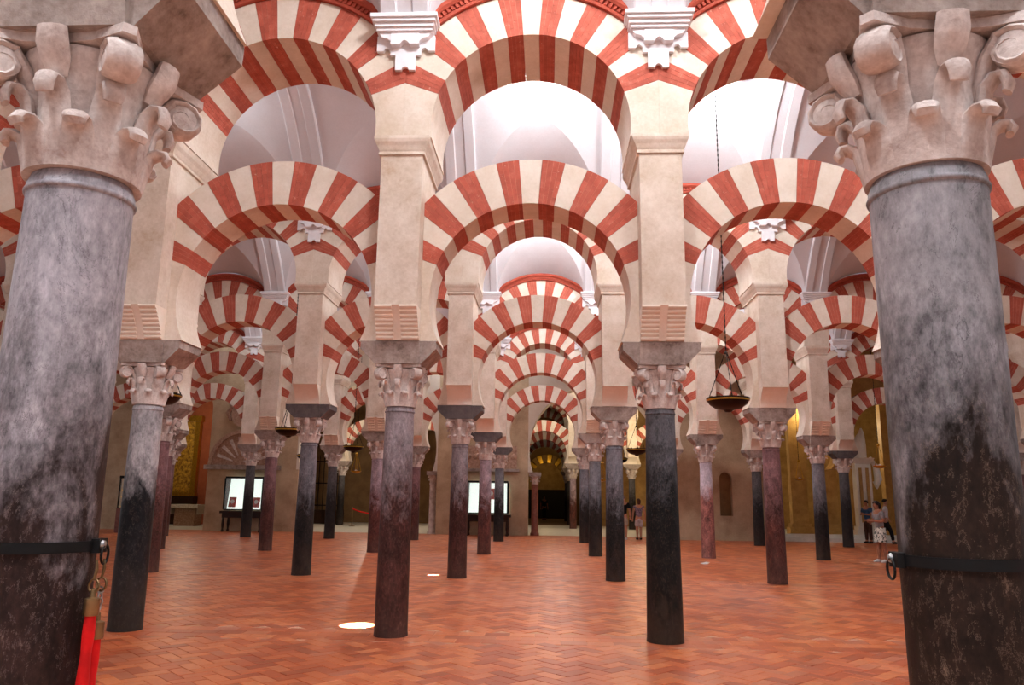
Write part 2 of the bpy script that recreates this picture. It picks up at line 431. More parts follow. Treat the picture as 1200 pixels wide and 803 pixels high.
def boss(b, k):
    a = k*PI/2
    v = MB(); v.tube([(.2, 0, .33), (.225, 0, .38), (.25, 0, .43), (.262, 0, ZC-ZN-.003)], [(.03, .02), (.05, .03), (.055, .036), (.05, .03)], 10, side=(0, 1, 0))
    b.add([(x*math.cos(a)-y*math.sin(a), x*math.sin(a)+y*math.cos(a), z) for x, y, z in v.v], v.f)
LEAVES = [(k*PI/4+PI/8, .0, .165, .17, .085, .052) for k in range(8)] + [(k*PI/4, .0, .305, .17, .095, .05) for k in range(8)]
def cap_meshes():
    d = {}
    b = MB(); bell(b, 48); abacus(b); d['bell'] = b.mesh('bell', 35)
    for nm, fn in (('leaf', lambda b: leaf_tube(b, 0, .0, .165, .17, .085, .052, 12)), ('leaf2', lambda b: leaf_tube(b, 0, .0, .305, .17, .095, .05, 12)), ('volute', lambda b: volute_tube(b, 0, 12)), ('boss', lambda b: boss(b, 0))):
        b = MB(); fn(b); d[nm] = b.mesh(nm, 50)
    b = MB(); bell(b, 24); abacus(b)
    for L in LEAVES: leaf_tube(b, *L)
    for k in range(4): volute_tube(b, PI/4+k*PI/2); boss(b, k)
    d['all'] = b.mesh('capital', 40)
    for m_ in d.values(): m_.materials.append(M['capital'])
    return d
CM = cap_meshes()
def capital(parent, full, sc=1.0, mat=None):
    if not full:
        o = ob('capital', CM['all'], None, parent, (0, 0, ZN)); return o
    o = ob('capital', CM['bell'], None, parent, (0, 0, ZN)); o.scale = (sc, sc, 1)
    for k in range(8):
        q = ob('leaf', CM['leaf'], None, o); q.rotation_euler = (0, 0, k*PI/4+PI/8)
        q = ob('leaf', CM['leaf2'], None, o); q.rotation_euler = (0, 0, k*PI/4)
    for k in range(4):
        q = ob('volute', CM['volute'], None, o); q.rotation_euler = (0, 0, PI/4+k*PI/2)
        q = ob('boss', CM['boss'], None, o); q.rotation_euler = (0, 0, k*PI/2)
    return o
def impost_mesh(mat):
    b = MB(); D0, D1 = .265, .29
    pr = [(-.275, ZC), (.275, ZC), (.45, ZC+.175), (.45, ZI), (-.45, ZI), (-.45, ZC+.175)]
    v = [(x, (-1 if k == 0 else 1)*(D0 if z == ZC else D1 if z == ZI else D0+(D1-D0)*.7), z) for k in (0, 1) for x, z in pr]
    n = 6
    b.add(v, [tuple(range(n)), tuple(range(2*n-1, n-1, -1))]+[(i, i+n, (i+1) % n+n, (i+1) % n) for i in range(n)])
    b.frustum((-.262, .262, -.285, .285), (-.262, .262, -.325, .325), ZC+.002, ZI-.004)
    me = b.mesh('impost_block'); me.materials.append(mat); return me
ME_IMP = [impost_mesh(M['impost']), impost_mesh(M['impost_dark'])]
def shaft_mesh(rb, rt, n, z0=0):
    pr = [(rb*1.02, z0), (rb*1.02, .02), (rb, .05)]
    for k in range(1, 9):
        t = k/9; pr.append((rb+(rt-rb)*t+.002*math.sin(PI*t), .05+(ZN-.17)*t))
    pr += [(rt, ZN-.085), (rt+.001, ZN-.07), (rt+.008, ZN-.066), (rt+.010, ZN-.058), (rt+.006, ZN-.05), (rt+.003, ZN-.047), (rt+.002, ZN-.03), (rt-.006, ZN-.012), (rt-.008, ZN-.002)]
    return MB().lathe(pr, n).mesh('shaft', 50)
SHM = {}
def column(row, c, mat, label, rb=.20, rt=.168, full=False, dark_impost=False, dx=0., seg=32, sc=1.):
    dz = ROWDZ.get(row, 0)
    t = thing('column', label+', '+ORD[row] if '@' not in label else label[1:], 'column', (c*S+dx, ROWY[row], 0), 0, 'columns, '+ORD[row])
    me = shaft_mesh(rb, rt, seg); me.materials.append(mat)
    s = ob('shaft', me, None, t); s.scale.z = (ZN+dz)/ZN
    s.rotation_euler = (0, 0, random.random()*6)
    cp = capital(t, full, sc); cp.location.z += dz
    ob('impost_block', ME_IMP[1 if dark_impost else 0], None, t, (0, 0, dz))
    return t

# pillar standing on each impost
def corbel_poly(kind, n=8):
    y0, z0, y1, z1 = -.335, ZI, -.565, 3.735
    base = []
    for k in range(n*6+1):
        t = k/(n*6); yy = y0+(y1-y0)*(1-(1-t)**1.0)*.55+(y1-y0)*.45*t*t
        zz = z0+(z1-z0)*t
        if kind == 'roll': yy -= .022*abs(math.sin(PI*t*n))
        base.append((yy, zz))
    if kind == 'plain': base = [(y0+(y1-y0)*(t**1.8), z0+.03+(z1-z0-.03)*t) for t in [i/10 for i in range(11)]]; base = [(y0, z0)]+base
    return [(-.28, z0)]+base+[(-.28, z1)]
def corbel_mesh(kind):
    b = MB()
    if kind == 'roll':
        p = corbel_poly('roll'); b.ext_x(p, -.252, -.045); b.ext_x(p, .045, .252)
        q = [(y-.006, z) for y, z in corbel_poly('smooth', 8)]; b.ext_x(q, -.044, .044)
    else: b.ext_x(corbel_poly('plain'), -.248, .248)
    me = b.mesh('corbel', 40); me.materials.append(M['corbel']); return me
ME_CORB = {k: corbel_mesh(k) for k in ('roll', 'plain')}
def pillar_mesh():
    b = MB(); b.box(-.25, .25, -.28, .28, ZI+.001, 3.735); b.box(-.25, .25, -.55, .55, 3.736, 5.60)
    return b.mesh('body')
ME_PIL = pillar_mesh(); ME_PIL.materials.append(M['cream'])
def impmould_mesh():
    b = MB()
    def ring(o, z): return (o, z)
    pr = [(.0, 5.60), (.028, 5.602), (.028, 5.635), (.018, 5.64), (.03, 5.66), (.05, 5.71), (.075, 5.755), (.085, 5.79), (.085, 5.829)]
    v = []
    for o, z in pr:
        for sx, sy in ((-1, -1), (1, -1), (1, 1), (-1, 1)): v.append((sx*(.25+o), sy*(.55+o*.8), z))
    f = [(3, 2, 1, 0)]
    for k in range(len(pr)-1):
        for i in range(4): j = (i+1) % 4; f.append((k*4+i, k*4+j, k*4+4+j, k*4+4+i))
    f.append(tuple(range(len(pr)*4-4, len(pr)*4))); b.add(v, f)
    return b.mesh('impost_moulding')
ME_MOULD = impmould_mesh(); ME_MOULD.materials.append(M['cream'])
def pillar(row, c, kind):
    ct = 'rolled corbels' if kind == 'roll' else 'plain corbels'
    t = thing('pillar', 'cream pillar with '+ct+' above '+SHORT[PLAN[row][c]]+' column, '+ORD[row], 'pillar', (c*S, ROWY[row], ROWDZ.get(row, 0)), 0, 'pillars, '+ORD[row])
    ob('body', ME_PIL, None, t)
    a = ob('corbel', ME_CORB[kind], None, t); a = ob('corbel', ME_CORB[kind], None, t); a.rotation_euler = (0, 0, PI)
    ob('impost_moulding', ME_MOULD, None, t)

# ------------------------------------------------------------------ build the arcades
GREYL = shaft_mat('lilac_grey_marble', (172, 166, 172), (46, 31, 28), 1.75, .8, 1.2, .52, (170, 150, 142), 6.0, .5, 1.3)
GREYR = shaft_mat('blue_grey_marble', (152, 148, 152), (36, 25, 20), 1.85, .75, 1.2, .45, (160, 136, 116), 5.0, .5, 5.1)
BLK = shaft_mat('black_speckled_marble', (98, 97, 102), (24, 23, 23), 1.95, .9, 1.35, .4, (140, 112, 90), 9, 0, 2.2, .35)
GBLK = shaft_mat('grey_and_black_marble', (170, 164, 166), (28, 26, 28), 1.75, .6, 1.2, .5, (130, 114, 100), 5, 0, 3.7, .36)
PURP = shaft_mat('purple_grey_marble', (152, 140, 144), (66, 38, 34), 1.75, .8, 1.25, .55, (150, 118, 104), 7, 0, 4.4)
PINK = shaft_mat('pinkish_marble', (176, 154, 162), (86, 50, 45), 1.6, .8, 1.25, .55, (150, 116, 104), 8, 0, 6.1)
RED = shaft_mat('red_brown_marble', (140, 104, 106), (78, 46, 41), 1.6, .9, 1.3, .6, (150, 118, 106), 8, 0, 7.7)
BLUE = shaft_mat('blue_grey_black_marble', (130, 129, 136), (34, 31, 31), 1.6, .8, 1.25, .55, (134, 108, 90), 8, 0, 8.8)
LILAC = shaft_mat('pale_lilac_marble', (214, 204, 216), (140, 92, 86), 1.75, .35, 1.1, .75, (176, 140, 130), 6, 0, 9.3)
DARK = shaft_mat('dark_grey_marble', (94, 90, 92), (34, 30, 30), 1.7, .8, 1.3, .5, (120, 98, 84), 8, 0, 3.1)
ROCK = [(GREYL, 'lilac grey marble column'), (GREYR, 'blue grey marble column'), (BLK, 'black speckled marble column'), (GBLK, 'grey marble column blackened below'), (PURP, 'purple grey marble column turning red brown below'), (PINK, 'pinkish marble column'), (RED, 'red brown marble column'), (BLUE, 'blue grey marble column darkened below'), (LILAC, 'pale lilac marble column turning red below'), (DARK, 'dark grey marble column')]
K = {n: i for i, n in enumerate(['GREYL', 'GREYR', 'BLK', 'GBLK', 'PURP', 'PINK', 'RED', 'BLUE', 'LILAC', 'DARK'])}
R1 = {-1: (.21, .185, 0), 0: (.195, .181, .005), 1: (.183, .191, .043), 2: (.21, .185, 0)}     # shaft radii and offset
ROLLS = {(1, 0), (1, 1), (2, -2), (2, -1), (2, 0), (2, 1), (2, 2), (2, 3), (4, -3), (4, -2), (4, -1), (4, 1), (4, 2), (4, 3), (5, -2)}
for row, cols in PLAN.items():
    cs = sorted(cols)
    for c in cs:
        m_, lab = ROCK[K[cols[c]]]
        if row == 1:
            nm = '@'+lab+' wrapped by a black strap'+(' with hanging red velvet rope ends' if c == 0 else ' with an iron ring' if c == 1 else '') if c in (0, 1) else '@'+lab+' beside the strapped columns'
            column(1, c, m_, nm, R1[c][0], R1[c][1], True, seg=72, sc=1.1, dx=R1[c][2])
        else:
            column(row, c, m_, lab, .19 if (row, c) != (2, 1) else .205, .164 if row > 2 else .17, row == 2, (row, c) in {(3, 0), (4, 0), (5, 0), (3, -1), (5, 4)}, seg=40 if row < 4 else 24)
        pillar(row, c, 'roll' if (row, c) in ROLLS else 'plain')
    for a, b_ in zip(cs[:-1], cs[1:]):
        arch('lo', row, a, row == 2); arch('up', row, a, row == 2)

# ------------------------------------------------------------------ white vaults over the aisles
ZB, RISE, HW = 7.25, 2.10, 2.60
def zb(u): return ZB+RISE*(1-(u/HW)**2)
AL_, SL = 1.27, .6
def zw(dx): return 7.12+.85*math.sqrt(max(0, 1-(dx/AL_)**2))
def u_int(dx):
    a = RISE/HW**2; c_ = zw(dx)+SL*2.7-ZB-RISE
    return (SL+math.sqrt(max(0, SL*SL-4*a*c_)))/(2*a)
def vault_mesh(hole):
    b = MB(); nx = 24
    xs = [-XW]+[-AL_*math.cos(PI*i/nx) for i in range(nx+1)]+[XW]
    ui = [2.69]+[min(2.689, u_int(x)) for x in xs[1:-1]]+[2.69]
    nu = 16
    v = []
    for x, u in zip(xs, ui):
        for k in range(-nu, nu+1): uu = u*k/nu; v.append((x, uu, zb(uu)))
    m = 2*nu+1; f = []
    for i in range(len(xs)-1):
        for k in range(m-1):
            if hole and 8 <= i <= 17 and nu-5 <= k < nu+5: continue
            f.append((i*m+k, i*m+k+1, (i+1)*m+k+1, (i+1)*m+k))
    b.add(v, f)
    for sg in (-1, 1):
        v = []; f = []; nl = 6
        for x, u in zip(xs[1:-1], ui[1:-1]):
            for k in range(nl+1): uu = u+(2.69-u)*k/nl; v.append((x, sg*uu, zw(x)+SL*(2.7-uu)))
        for i in range(len(xs)-3):
            for k in range(nl):
                q = (i*(nl+1)+k, i*(nl+1)+k+1, (i+1)*(nl+1)+k+1, (i+1)*(nl+1)+k)
                f.append(q if sg > 0 else q[::-1])
        b.add(v, f)
    me = b.mesh('ceiling', 30); me.materials.append(M['white']); return me
ME_V = [vault_mesh(False), vault_mesh(True)]
def rib_mesh():
    b = MB(); pr = [(-.31, -.05), (-.31, .05), (-.285, .07), (-.11, .07), (-.09, .045), (.09, .045), (.11, .07), (.285, .07), (.31, .05), (.31, -.05)]
    v = []; f = []; n = 30; m = len(pr)
    for k in range(n+1):
        u = -2.62+5.24*k/n; du = -2*RISE*u/HW**2; nl = math.hypot(1, du)
        for x, h in pr:      # inward normal of the barrel = (du,-1)/nl
            v.append((x, u+h*du/nl, zb(u)-h/nl))
    for k in range(n):
        for i in range(m):
            j = (i+1) % m; f.append((k*m+i, k*m+j, (k+1)*m+j, (k+1)*m+i))
    b.add(v, f); me = b.mesh('rib', 25); me.materials.append(M['white']); return me
ME_RIB = rib_mesh()
def notch(xc, zc, r, n=6, up=True):
    return [(xc-r*math.cos(PI*i/n), zc+r*math.sin(PI*i/n)) for i in range(n+1)]
def bracket_mesh():       # bracket on the wall face, local: wall face at y=0, projecting to -y
    b = MB()
    tab = [(-.125, 7.02), (-.125, 6.70), (-.045, 6.70)]+notch(0, 6.70, .045)[1:-1]+[(.045, 6.70), (.125, 6.70), (.125, 7.02)]
    b.ext_y(tab, -.05, 0)
    for s_ in (-1, 1):
        p = [(s_*.12, 7.04), (s_*.12, 6.90), (s_*.19, 6.90), (s_*.19, 6.955), (s_*.205, 6.985), (s_*.235, 7.0), (s_*.262, 6.985), (s_*.275, 6.955), (s_*.36, 6.955), (s_*.36, 7.16), (s_*.12, 7.16)]
        b.ext_y(p, -.05, 0)
    b.ext_y([(-.12, 6.99), (.12, 6.99), (.12, 7.16), (-.12, 7.16)], -.05, 0)
    mid = [(-.175, 7.16), (-.175, 7.0), (-.06, 7.0)]+notch(0, 7.0, .05)[1:-1]+[(.06, 7.0), (.175, 7.0), (.175, 7.16)]
    b.ext_y(mid, -.14, -.0501)
    for s_ in (-1, 1):
        b.ext_y([(s_*.176, 7.16), (s_*.176, 7.04), (s_*.22, 7.08), (s_*.29, 7.10), (s_*.33, 7.16)], -.13, -.0501)
    for i, (hw, yy, z0, z1) in enumerate(((.345, .17, 7.161, 7.20), (.365, .20, 7.201, 7.25), (.385, .24, 7.251, 7.29), (.41, .27, 7.291, 7.34))):
        b.box(-hw, hw, -yy, 0, z0, z1)
    me = b.mesh('bracket', 35); me.materials.append(stone('white_stucco', (232, 230, 234), (242, 241, 244), 3, .7, .02)); return me
ME_BR = bracket_mesh()
XR = {0: (-3, 4), 1: (-4, 4), 2: (-4, 5), 3: (-5, 6), 4: (-6, 7), 5: (-7, 8)}
for row in (0, 1, 2, 3, 4, 5):
    yc = ROWY[row]+3.25
    c0, c1 = XR[row]
    for c in range(c0, c1+1):
        hole = any(abs((c+.5)*S-x) < .1 and abs(yc-y) < .1 for x, y, _ in CROWN_LIGHTS)
        o = struct(ob('ceiling', ME_V[1 if hole else 0], None, None, ((c+.5)*S, yc, 0)))
        r = ob('rib', ME_RIB, None, o); r.location = (-XW, 0, 0)
        for sg in (-1, 1):
            q = ob('bracket', ME_BR, None, o); q.location = (-XW, sg*2.69, 0); q.rotation_euler = (0, 0, 0 if sg > 0 else PI)
        if hole:  # made-up lantern with glowing sides, out of view, around each added crown light
            b = MB()
            for sx in (-1, 1):
                for sy in (-1, 1): b.box(sx*.58-.03, sx*.58+.03, sy*.58-.03, sy*.58+.03, 9.0, 9.9)
            for z in (9.0, 9.84):
                for k in (-1, 1): b.box(-.55, .55, k*.58-.03, k*.58+.03, z, z+.06); b.box(k*.58-.03, k*.58+.03, -.55, .55, z, z+.06)
            for k in (-1, 1): b.box(-.95, .95, k*.8-.2, k*.8+.2, 9.25, 9.33); b.box(k*.8-.2, k*.8+.2, -.6, .6, 9.25, 9.33)
            fr = struct(b.build('added_lantern_1', M['white'], None, ((c+.5)*S, yc, 0)))
            MB().box(-.55, .55, -.55, .55, 9.02, 9.03).build('pane', M['glow'], fr)
            for k in (-1, 1): MB().box(-.55, .55, k*.58-.005, k*.58+.005, 9.07, 9.83).build('pane', M['glow'], fr); MB().box(k*.58-.005, k*.58+.005, -.55, .55, 9.07, 9.83).build('pane', M['glow'], fr)

# ------------------------------------------------------------------ floor
def floor_mat():
    m, nt, b = newmat('terracotta_tile'); p = geopos(nt)
    at = nt.nodes.new('ShaderNodeAttribute'); at.attribute_name = 'rnd'
    oi = nt.nodes.new('ShaderNodeObjectInfo')
    r = math_(nt, 'FRACT', math_(nt, 'ADD', at.outputs['Fac'], oi.outputs['Random']))
    col = ramp(nt, r, [(0, lin((158, 74, 42))), (.3, lin((184, 90, 50))), (.6, lin((200, 108, 62))), (.85, lin((212, 126, 78))), (1, lin((172, 98, 72)))])
    n1 = noise(nt, p, 1.1, 6, .65); n2 = noise(nt, p, 20, 5, .7)
    col = mixc(nt, mapr(nt, n2, .45, .75, 0, .35), col, lin((150, 66, 44)))
    col = mixc(nt, mapr(nt, n1, .5, .72, 0, .32), col, lin((200, 142, 120)))   # worn, chalky patches
    nt.links.new(col, b.inputs['Base Color'])
    nt.links.new(mapr(nt, n1, .3, .7, .34, .43), b.inputs['Roughness'])
    b.inputs['Specular IOR Level'].default_value = .42
    bump(nt, b, n2, .03, .006); return m
M['tile'] = floor_mat()
M['grout'] = stone('pale_grout', (186, 132, 106), (208, 158, 130), 8, .8, .1)
fl = struct(MB().box(-40, 44, -24, 24.6, -.3, -.006).build('floor', M['grout']))
def herring():
    w_ = .145; T = []
    ca = math.sqrt(.5)
    for a in range(-260, 261):
        for b_ in range(-130, 131):
            ox, oy = a+2*b_, a-2*b_
            for (x0, y0, x1, y1) in ((ox, oy, ox+2, oy+1), (ox, oy+1, ox+1, oy+3)):
                cx, cy = (x0+x1)/2*w_, (y0+y1)/2*w_
                X = (cx-cy)*ca+1.55; Y = (cx+cy)*ca+9
                if Y < -4.2 or Y > 24.4: continue
                if abs(X-1.78) > .74*(Y+9.2)+1.6: continue
                dyr = min(abs(Y-ROWY[k]) for k in (1, 2, 3, 4, 5))
                if dyr < .36: continue
                T.append((X, Y, PI/4, (x1-x0)*w_, (y1-y0)*w_))
    return T
tiles = herring()
for k in (2, 3, 4, 5):      # straight bands of tiles along the arcades
    X0 = 1.78-.74*(ROWY[k]+9.2)-1.6; X1 = 1.78+.74*(ROWY[k]+9.2)+1.6
    n = int((X1-X0)/.29)
    for i in range(n):
        for j, yy in enumerate((-.22, .0, .22)):
            tiles.append((X0+(i+.5*(j % 2))*.29, ROWY[k]+yy, 0, .29, .22))
tiles = np.array(tiles)
d = np.hypot(tiles[:, 0]-CAM.x, tiles[:, 1]-CAM.y)
def inview(t):
    v = Vector((t[0], t[1], 0))-CAM; z = v.dot(FW)
    px = 600+F_PX*v.dot(RT)/z; py = 401.5-F_PX*v.dot(UP)/z
    return 105 < px < 1065 and py < 806
order = np.argsort(d); near = []
for i in order:
    if len(near) >= 300: break
    if inview(tiles[i]): near.append(i)
nearset = set(int(i) for i in near)
def tile_verts(t, g=.003, top=0., bot=-.02):
    X, Y, a, lx, ly = t; hx, hy = lx/2-g, ly/2-g; ca, sa = math.cos(a), math.sin(a); bv = .004
    out = []
    for z, q in ((bot, 0), (top-bv*.5, 0), (top, bv)):
        for sx, sy in ((-1, -1), (1, -1), (1, 1), (-1, 1)):
            x, y = sx*(hx-q), sy*(hy-q); out.append((X+x*ca-y*sa, Y+x*sa+y*ca, z))
    return out
TF = [(4+i, 4+(i+1) % 4, 8+(i+1) % 4, 8+i) for i in range(4)]+[(i, (i+1) % 4, 4+(i+1) % 4, 4+i) for i in range(4)]+[(8, 9, 10, 11)]
TMS = {}
for i in near:
    t = tiles[i]; key = (round(t[2], 3), round(t[3], 3), round(t[4], 3))
    if key not in TMS:
        me = bpy.data.meshes.new('tile'); me.from_pydata(tile_verts((0, 0)+tuple(t[2:])), [], TF); me.materials.append(M['tile']); TMS[key] = me
    o = ob('tile', TMS[key], None, fl, (t[0], t[1], random.uniform(-.0015, .0012)))
V = []; Fc = []; rv = []
for i, t in enumerate(tiles):
    if i in nearset: continue
    n = len(V); V += tile_verts(t, top=random.uniform(-.0015, .001)); Fc += [tuple(q+n for q in f) for f in TF]; rv += [random.random()]*len(TF)
me = bpy.data.meshes.new('tile_field'); me.from_pydata(V, [], Fc)
at = me.attributes.new('rnd', 'FLOAT', 'FACE'); at.data.foreach_set('value', rv)
me.materials.append(M['tile']); tf = ob('tile_field', me, None, fl); tf['kind'] = 'stuff'
# pale marble floor beyond the end wall
fm = struct(MB().box(-34, 40, 24.6, 37.0, -.3, .0).build('floor', M['marblewhite']))
struct(MB().box(-34, 40, 37.0, 70, -.3, .0).build('floor', M['brownwall']))

# ------------------------------------------------------------------ end walls and what lies beyond
def arch_wall(name, xc, r, zc, zs, x0, x1, zt, y0, y1, mat):
    b = MB(); n = 28; straight = zc-zs > r*.9
    a1 = PI/2 if straight else PI/2+math.asin((zc-zs)/r)
    pts = [(xc+r*math.sin(-a1+2*a1*i/n), zc+r*math.cos(-a1+2*a1*i/n)) for i in range(n+1)]
    half = n//2
    L = [(x0, zs)]+([(xc-r, zs)] if straight else [])+[p for p in pts[:half+1]]+[(xc, zt), (x0, zt)]
    R = [(x1, zs), (x1, zt), (xc, zt)]+[p for p in pts[half:]]+([(xc+r, zs)] if straight else [])
    b.ext_y(L, y0, y1); b.ext_y(R, y0, y1)
    return struct(b.build(name, mat))
def swall(name, x0, x1, y0, y1, z0, z1, mat): return struct(MB().box(x0, x1, y0, y1, z0, z1).build(name, mat))
WY0, WY1, WT = 24.0, 25.0, 9.4
BW, PW = M['backwall'], M['plasterwall']
swall('wall_back', -30, -14.9, WY0, WY1, -.1, WT, BW)
arch_wall('wall_back', -13.9, .98, 5.2, 0, -14.9, -12.9, WT, WY0, WY1, BW)          # chapel opening
swall('wall_back', -12.9, -9.05, WY0, WY1, -.1, WT, BW)
arch_wall('wall_back', -6.0, 3.0, 3.55, 2.62, -9.05, -2.95, WT, WY0, WY1, PW)
swall('wall_back', -9.05, -8.95, WY0, WY1, 0, 2.62, BW)
swall('wall_back', -2.95, .93, WY0, WY1, -.1, WT, BW)
arch_wall('wall_back', 3.72, 2.76, 3.55, 2.62, .93, 6.5, WT, WY0, WY1, PW)
GY = 22.6
# plain stone wall with a small round-headed niche
swall('wall_back', 6.5, 8.62, GY, WY1, -.1, WT, BW)
arch_wall('wall_back', 8.88, .25, 2.42, .95, 8.62, 9.14, WT, GY, GY+.3, BW)
swall('wall_back', 8.62, 9.14, GY, GY+.3, -.1, .95, BW)
swall('wall_back', 8.62, 9.14, GY+.31, WY1, -.1, WT, M['brownwall'])
swall('wall_back', 9.14, 10.35, GY, WY1, -.1, WT, BW)
arch_wall('wall_back', 12.32, 1.72, 4.0, 2.9, 10.35, 14.3, WT, 24.2, 25.0, M['golden'])
arch_wall('wall_back', 16.2, 1.75, 4.6, 0, 14.3, 18.2, WT, 24.2, 25.0, M['golden'])
swall('wall_back', 18.2, 30, 24.2, 25, -.1, WT, BW)
swall('ceiling', -30, 30, 25.5, 54, 9.4, 9.6, M['brownwall'])
swall('wall_far', -30, -.6, 37.5, 38, 0, 9.4, M['brownwall'])
swall('wall_far', 4.0, 30, 37.5, 38, 0, 9.4, M['golden'])
swall('wall_far', -.9, -.6, 38, 53, 0, 9.4, M['brownwall']); swall('wall_far', 4.0, 4.3, 38, 53, 0, 9.4, M['brownwall'])
swall('wall_far', -.6, 4.0, 52.5, 53, 0, 9.4, M['brownwall'])
swall('wall_chapel', -20, -12.9, 30.5, 31, 0, 9.4, stone('ochre_red_wall', (140, 66, 36), (168, 88, 52), 2, .8, .1))
swall('wall_chapel', -12.9, -12.6, 25, 31, 0, 9.4, M['brownwall'])
swall('wall_end', 28, 28.3, 24, 38, 0, 9.4, M['brownwall']); swall('wall_end', -28.3, -28, 24, 38, 0, 9.4, M['brownwall'])
# jamb columns of the end wall openings
def jamb(x, mat, label, h=2.45, y=24.35, r=.15):
    t = thing('jamb_column', label, 'column', (x, y, 0))
    MB().lathe([(r*1.25, 0), (r*1.25, .08), (r, .14), (r*.92, h-.4), (r*1.1, h-.38), (r*1.1, h-.34), (r*.95, h-.32)], 20).build('shaft', mat, t, smooth=40)
    b = MB().lathe([(r*.95, h-.32), (r*1.05, h-.15), (r*1.6, h)], 16)
    for k in range(8):
        for zz, q in ((h-.2, 1.25), (h-.08, 1.5)):
            a = k*PI/4+(PI/8 if q > 1.3 else 0); b.lathe([(.01, -.03), (.035, 0), (.01, .03)], 6, (r*q*math.cos(a), r*q*math.sin(a), zz))
    b.build('capital', M['capital'], t, smooth=30)
    MB().box(-r*1.7, r*1.7, -r*2, r*2, h+.001, 2.615).build('impost_block', M['impost'], t)
jamb(1.22, M['red_stone'], 'slim red marble column carrying the wide pale arch in the end wall')
jamb(-3.15, M['capital'], 'slim pinkish column at the jamb of the end wall arch beside the grille')
jamb(6.22, M['capital'], 'slim pale column at the far jamb behind the walking couple')
# reliefs, coat of arms, display cases on the end wall
def relief_arch(x, z0, r, label, nring=9):
    t = thing('relief_tympanum', label, 'relief', (x, WY0-.02, z0))
    b = MB(); n = 18
    b.ext_y([(r*math.cos(PI*i/n), r*math.sin(PI*i/n)) for i in range(n+1)], -.1, 0)
    b.build('panel', M['relief'], t)
    b = MB()
    for i in range(n):
        q0, q1 = PI*i/n, PI*(i+1)/n
        b.ext_y([(r*math.cos(q0), r*math.sin(q0)), (r*math.cos(q1), r*math.sin(q1)), ((r+.16)*math.cos(q1), (r+.16)*math.sin(q1)), ((r+.16)*math.cos(q0), (r+.16)*math.sin(q0))], -.2, 0)
    b.build('moulding', M['relief'], t)
    for i in range(1, nring):
        q = PI*i/nring; v = [(.35*r*math.cos(q-.05), .35*r*math.sin(q-.05)), (.9*r*math.cos(q-.06), .9*r*math.sin(q-.06)), (.9*r*math.cos(q+.06), .9*r*math.sin(q+.06)), (.35*r*math.cos(q+.05), .35*r*math.sin(q+.05))]
        MB().ext_y(v, -.15, -.101).build('carved_ray', M['capital'], t)
    MB().box(-r-.3, r+.3, -.25, 0, -.2, -.01).build('ledge', M['impost'], t)
    return t
relief_arch(-11.35, 2.78, 1.35, 'carved stone tympanum relief above the display case in the stone wall')
t = thing('carved_relief', 'carved stone relief panel above the dark display case by the wide arch', 'relief', (-.65, WY0-.02, 2.75))
MB().box(-1.1, 1.1, -.1, 0, 0, .95).build('panel', M['relief'], t)
MB().box(-1.2, 1.2, -.18, 0, -.12, -.01).build('ledge', M['impost'], t)
for k in range(7): MB().lathe([(.02, -.01), (.13, 0), (.1, .03), (.03, .05)], 10).build('rosette', M['relief'], t, (-.95+k*.32, -.1, .5)).rotation_euler = (PI/2, 0, 0)
t = thing('coat_of_arms', 'carved stone coat of arms on the wall above the tympanum relief', 'sculpture', (-11.5, WY0-.02, 4.42))
MB().ext_y([(-.5, .95), (.5, .95), (.5, .35), (.3, .08), (0, -.05), (-.3, .08), (-.5, .35)], -.16, 0).build('shield', M['relief'], t)
b = MB()
for k in range(5): b.lathe([(.02, -.16), (.14, -.05), (.16, .05), (.05, .16)], 8, (-.5+.25*k, -.15, 1.0+.12*math.sin(k*1.6)))
b.build('crest', M['capital'], t, smooth=40)
for s_ in (-1, 1): MB().tube([(s_*.5, -.08, .9), (s_*.68, -.1, .6), (s_*.55, -.08, .25)], [.09, .12, .06], 8).build('scroll', M['relief'], t, smooth=40)
def glass_mat():
    m, nt, b = newmat('case_glass'); b.inputs['Roughness'].default_value = .05; b.inputs['Base Color'].default_value = (.95, 1, .98, 1)
    b.inputs['Alpha'].default_value = .12; b.inputs['Metallic'].default_value = 0; return m
M['glass'] = glass_mat()
def display_case(x0, x1, zt, z0, z1, label, docs):
    xm, hw = (x0+x1)/2, (x1-x0)/2
    t = thing('display_case', label, 'display case', (xm, WY0-.45, 0))
    MB().box(-hw-.12, hw+.12, -.38, .38, zt-.1, zt).build('table_top', M['wood'], t)
    MB().box(-hw-.04, hw+.04, -.30, .34, zt-.28, zt-.101).build('apron', M['wood'], t)
    for sx in (-1, 1):
        for sy in (-1, 1):
            MB().lathe([(.05, 0), (.06, .05), (.035, .12), (.06, .3), (.045, zt-.28)], 10).build('leg', M['wood'], t, (sx*(hw-.02), sy*.28, 0))
    b = MB()
    for sx in (-1, 1): b.box(sx*hw-.035, sx*hw+.035, -.3, .3, z0, z1)
    b.box(-hw, hw, -.3, .3, z1, z1+.07); b.box(-hw, hw, -.3, .3, z0-.04, z0)
    b.build('frame', M['iron'], t)
    MB().ext_x([(-.05, z0+.01), (.2, z1-.01), (.24, z1-.01), (-.0, z0+.01)], -hw+.04, hw-.04).build('lit_panel', M['glow'], t)
    MB().box(-hw+.04, hw-.04, -.3, -.292, z0, z1).build('glass', M['glass'], t)
    for dx, dz, wd, ht in docs:
        yy = -.05+.25*((dz)/(z1-z0))-.02
        d = MB().box(-wd/2, wd/2, -.03, .0, 0, ht).build('document', M['emblem'], t, (dx, yy-.06, z0+dz)); d.rotation_euler = (-.25, 0, 0)
        e = MB().lathe([(.0, 0), (wd*.28, .0), (wd*.28, .01), (0, .012)], 14).build('seal', M['paper'], d, (0, -.032, ht*.55)); e.rotation_euler = (PI/2, 0, 0)
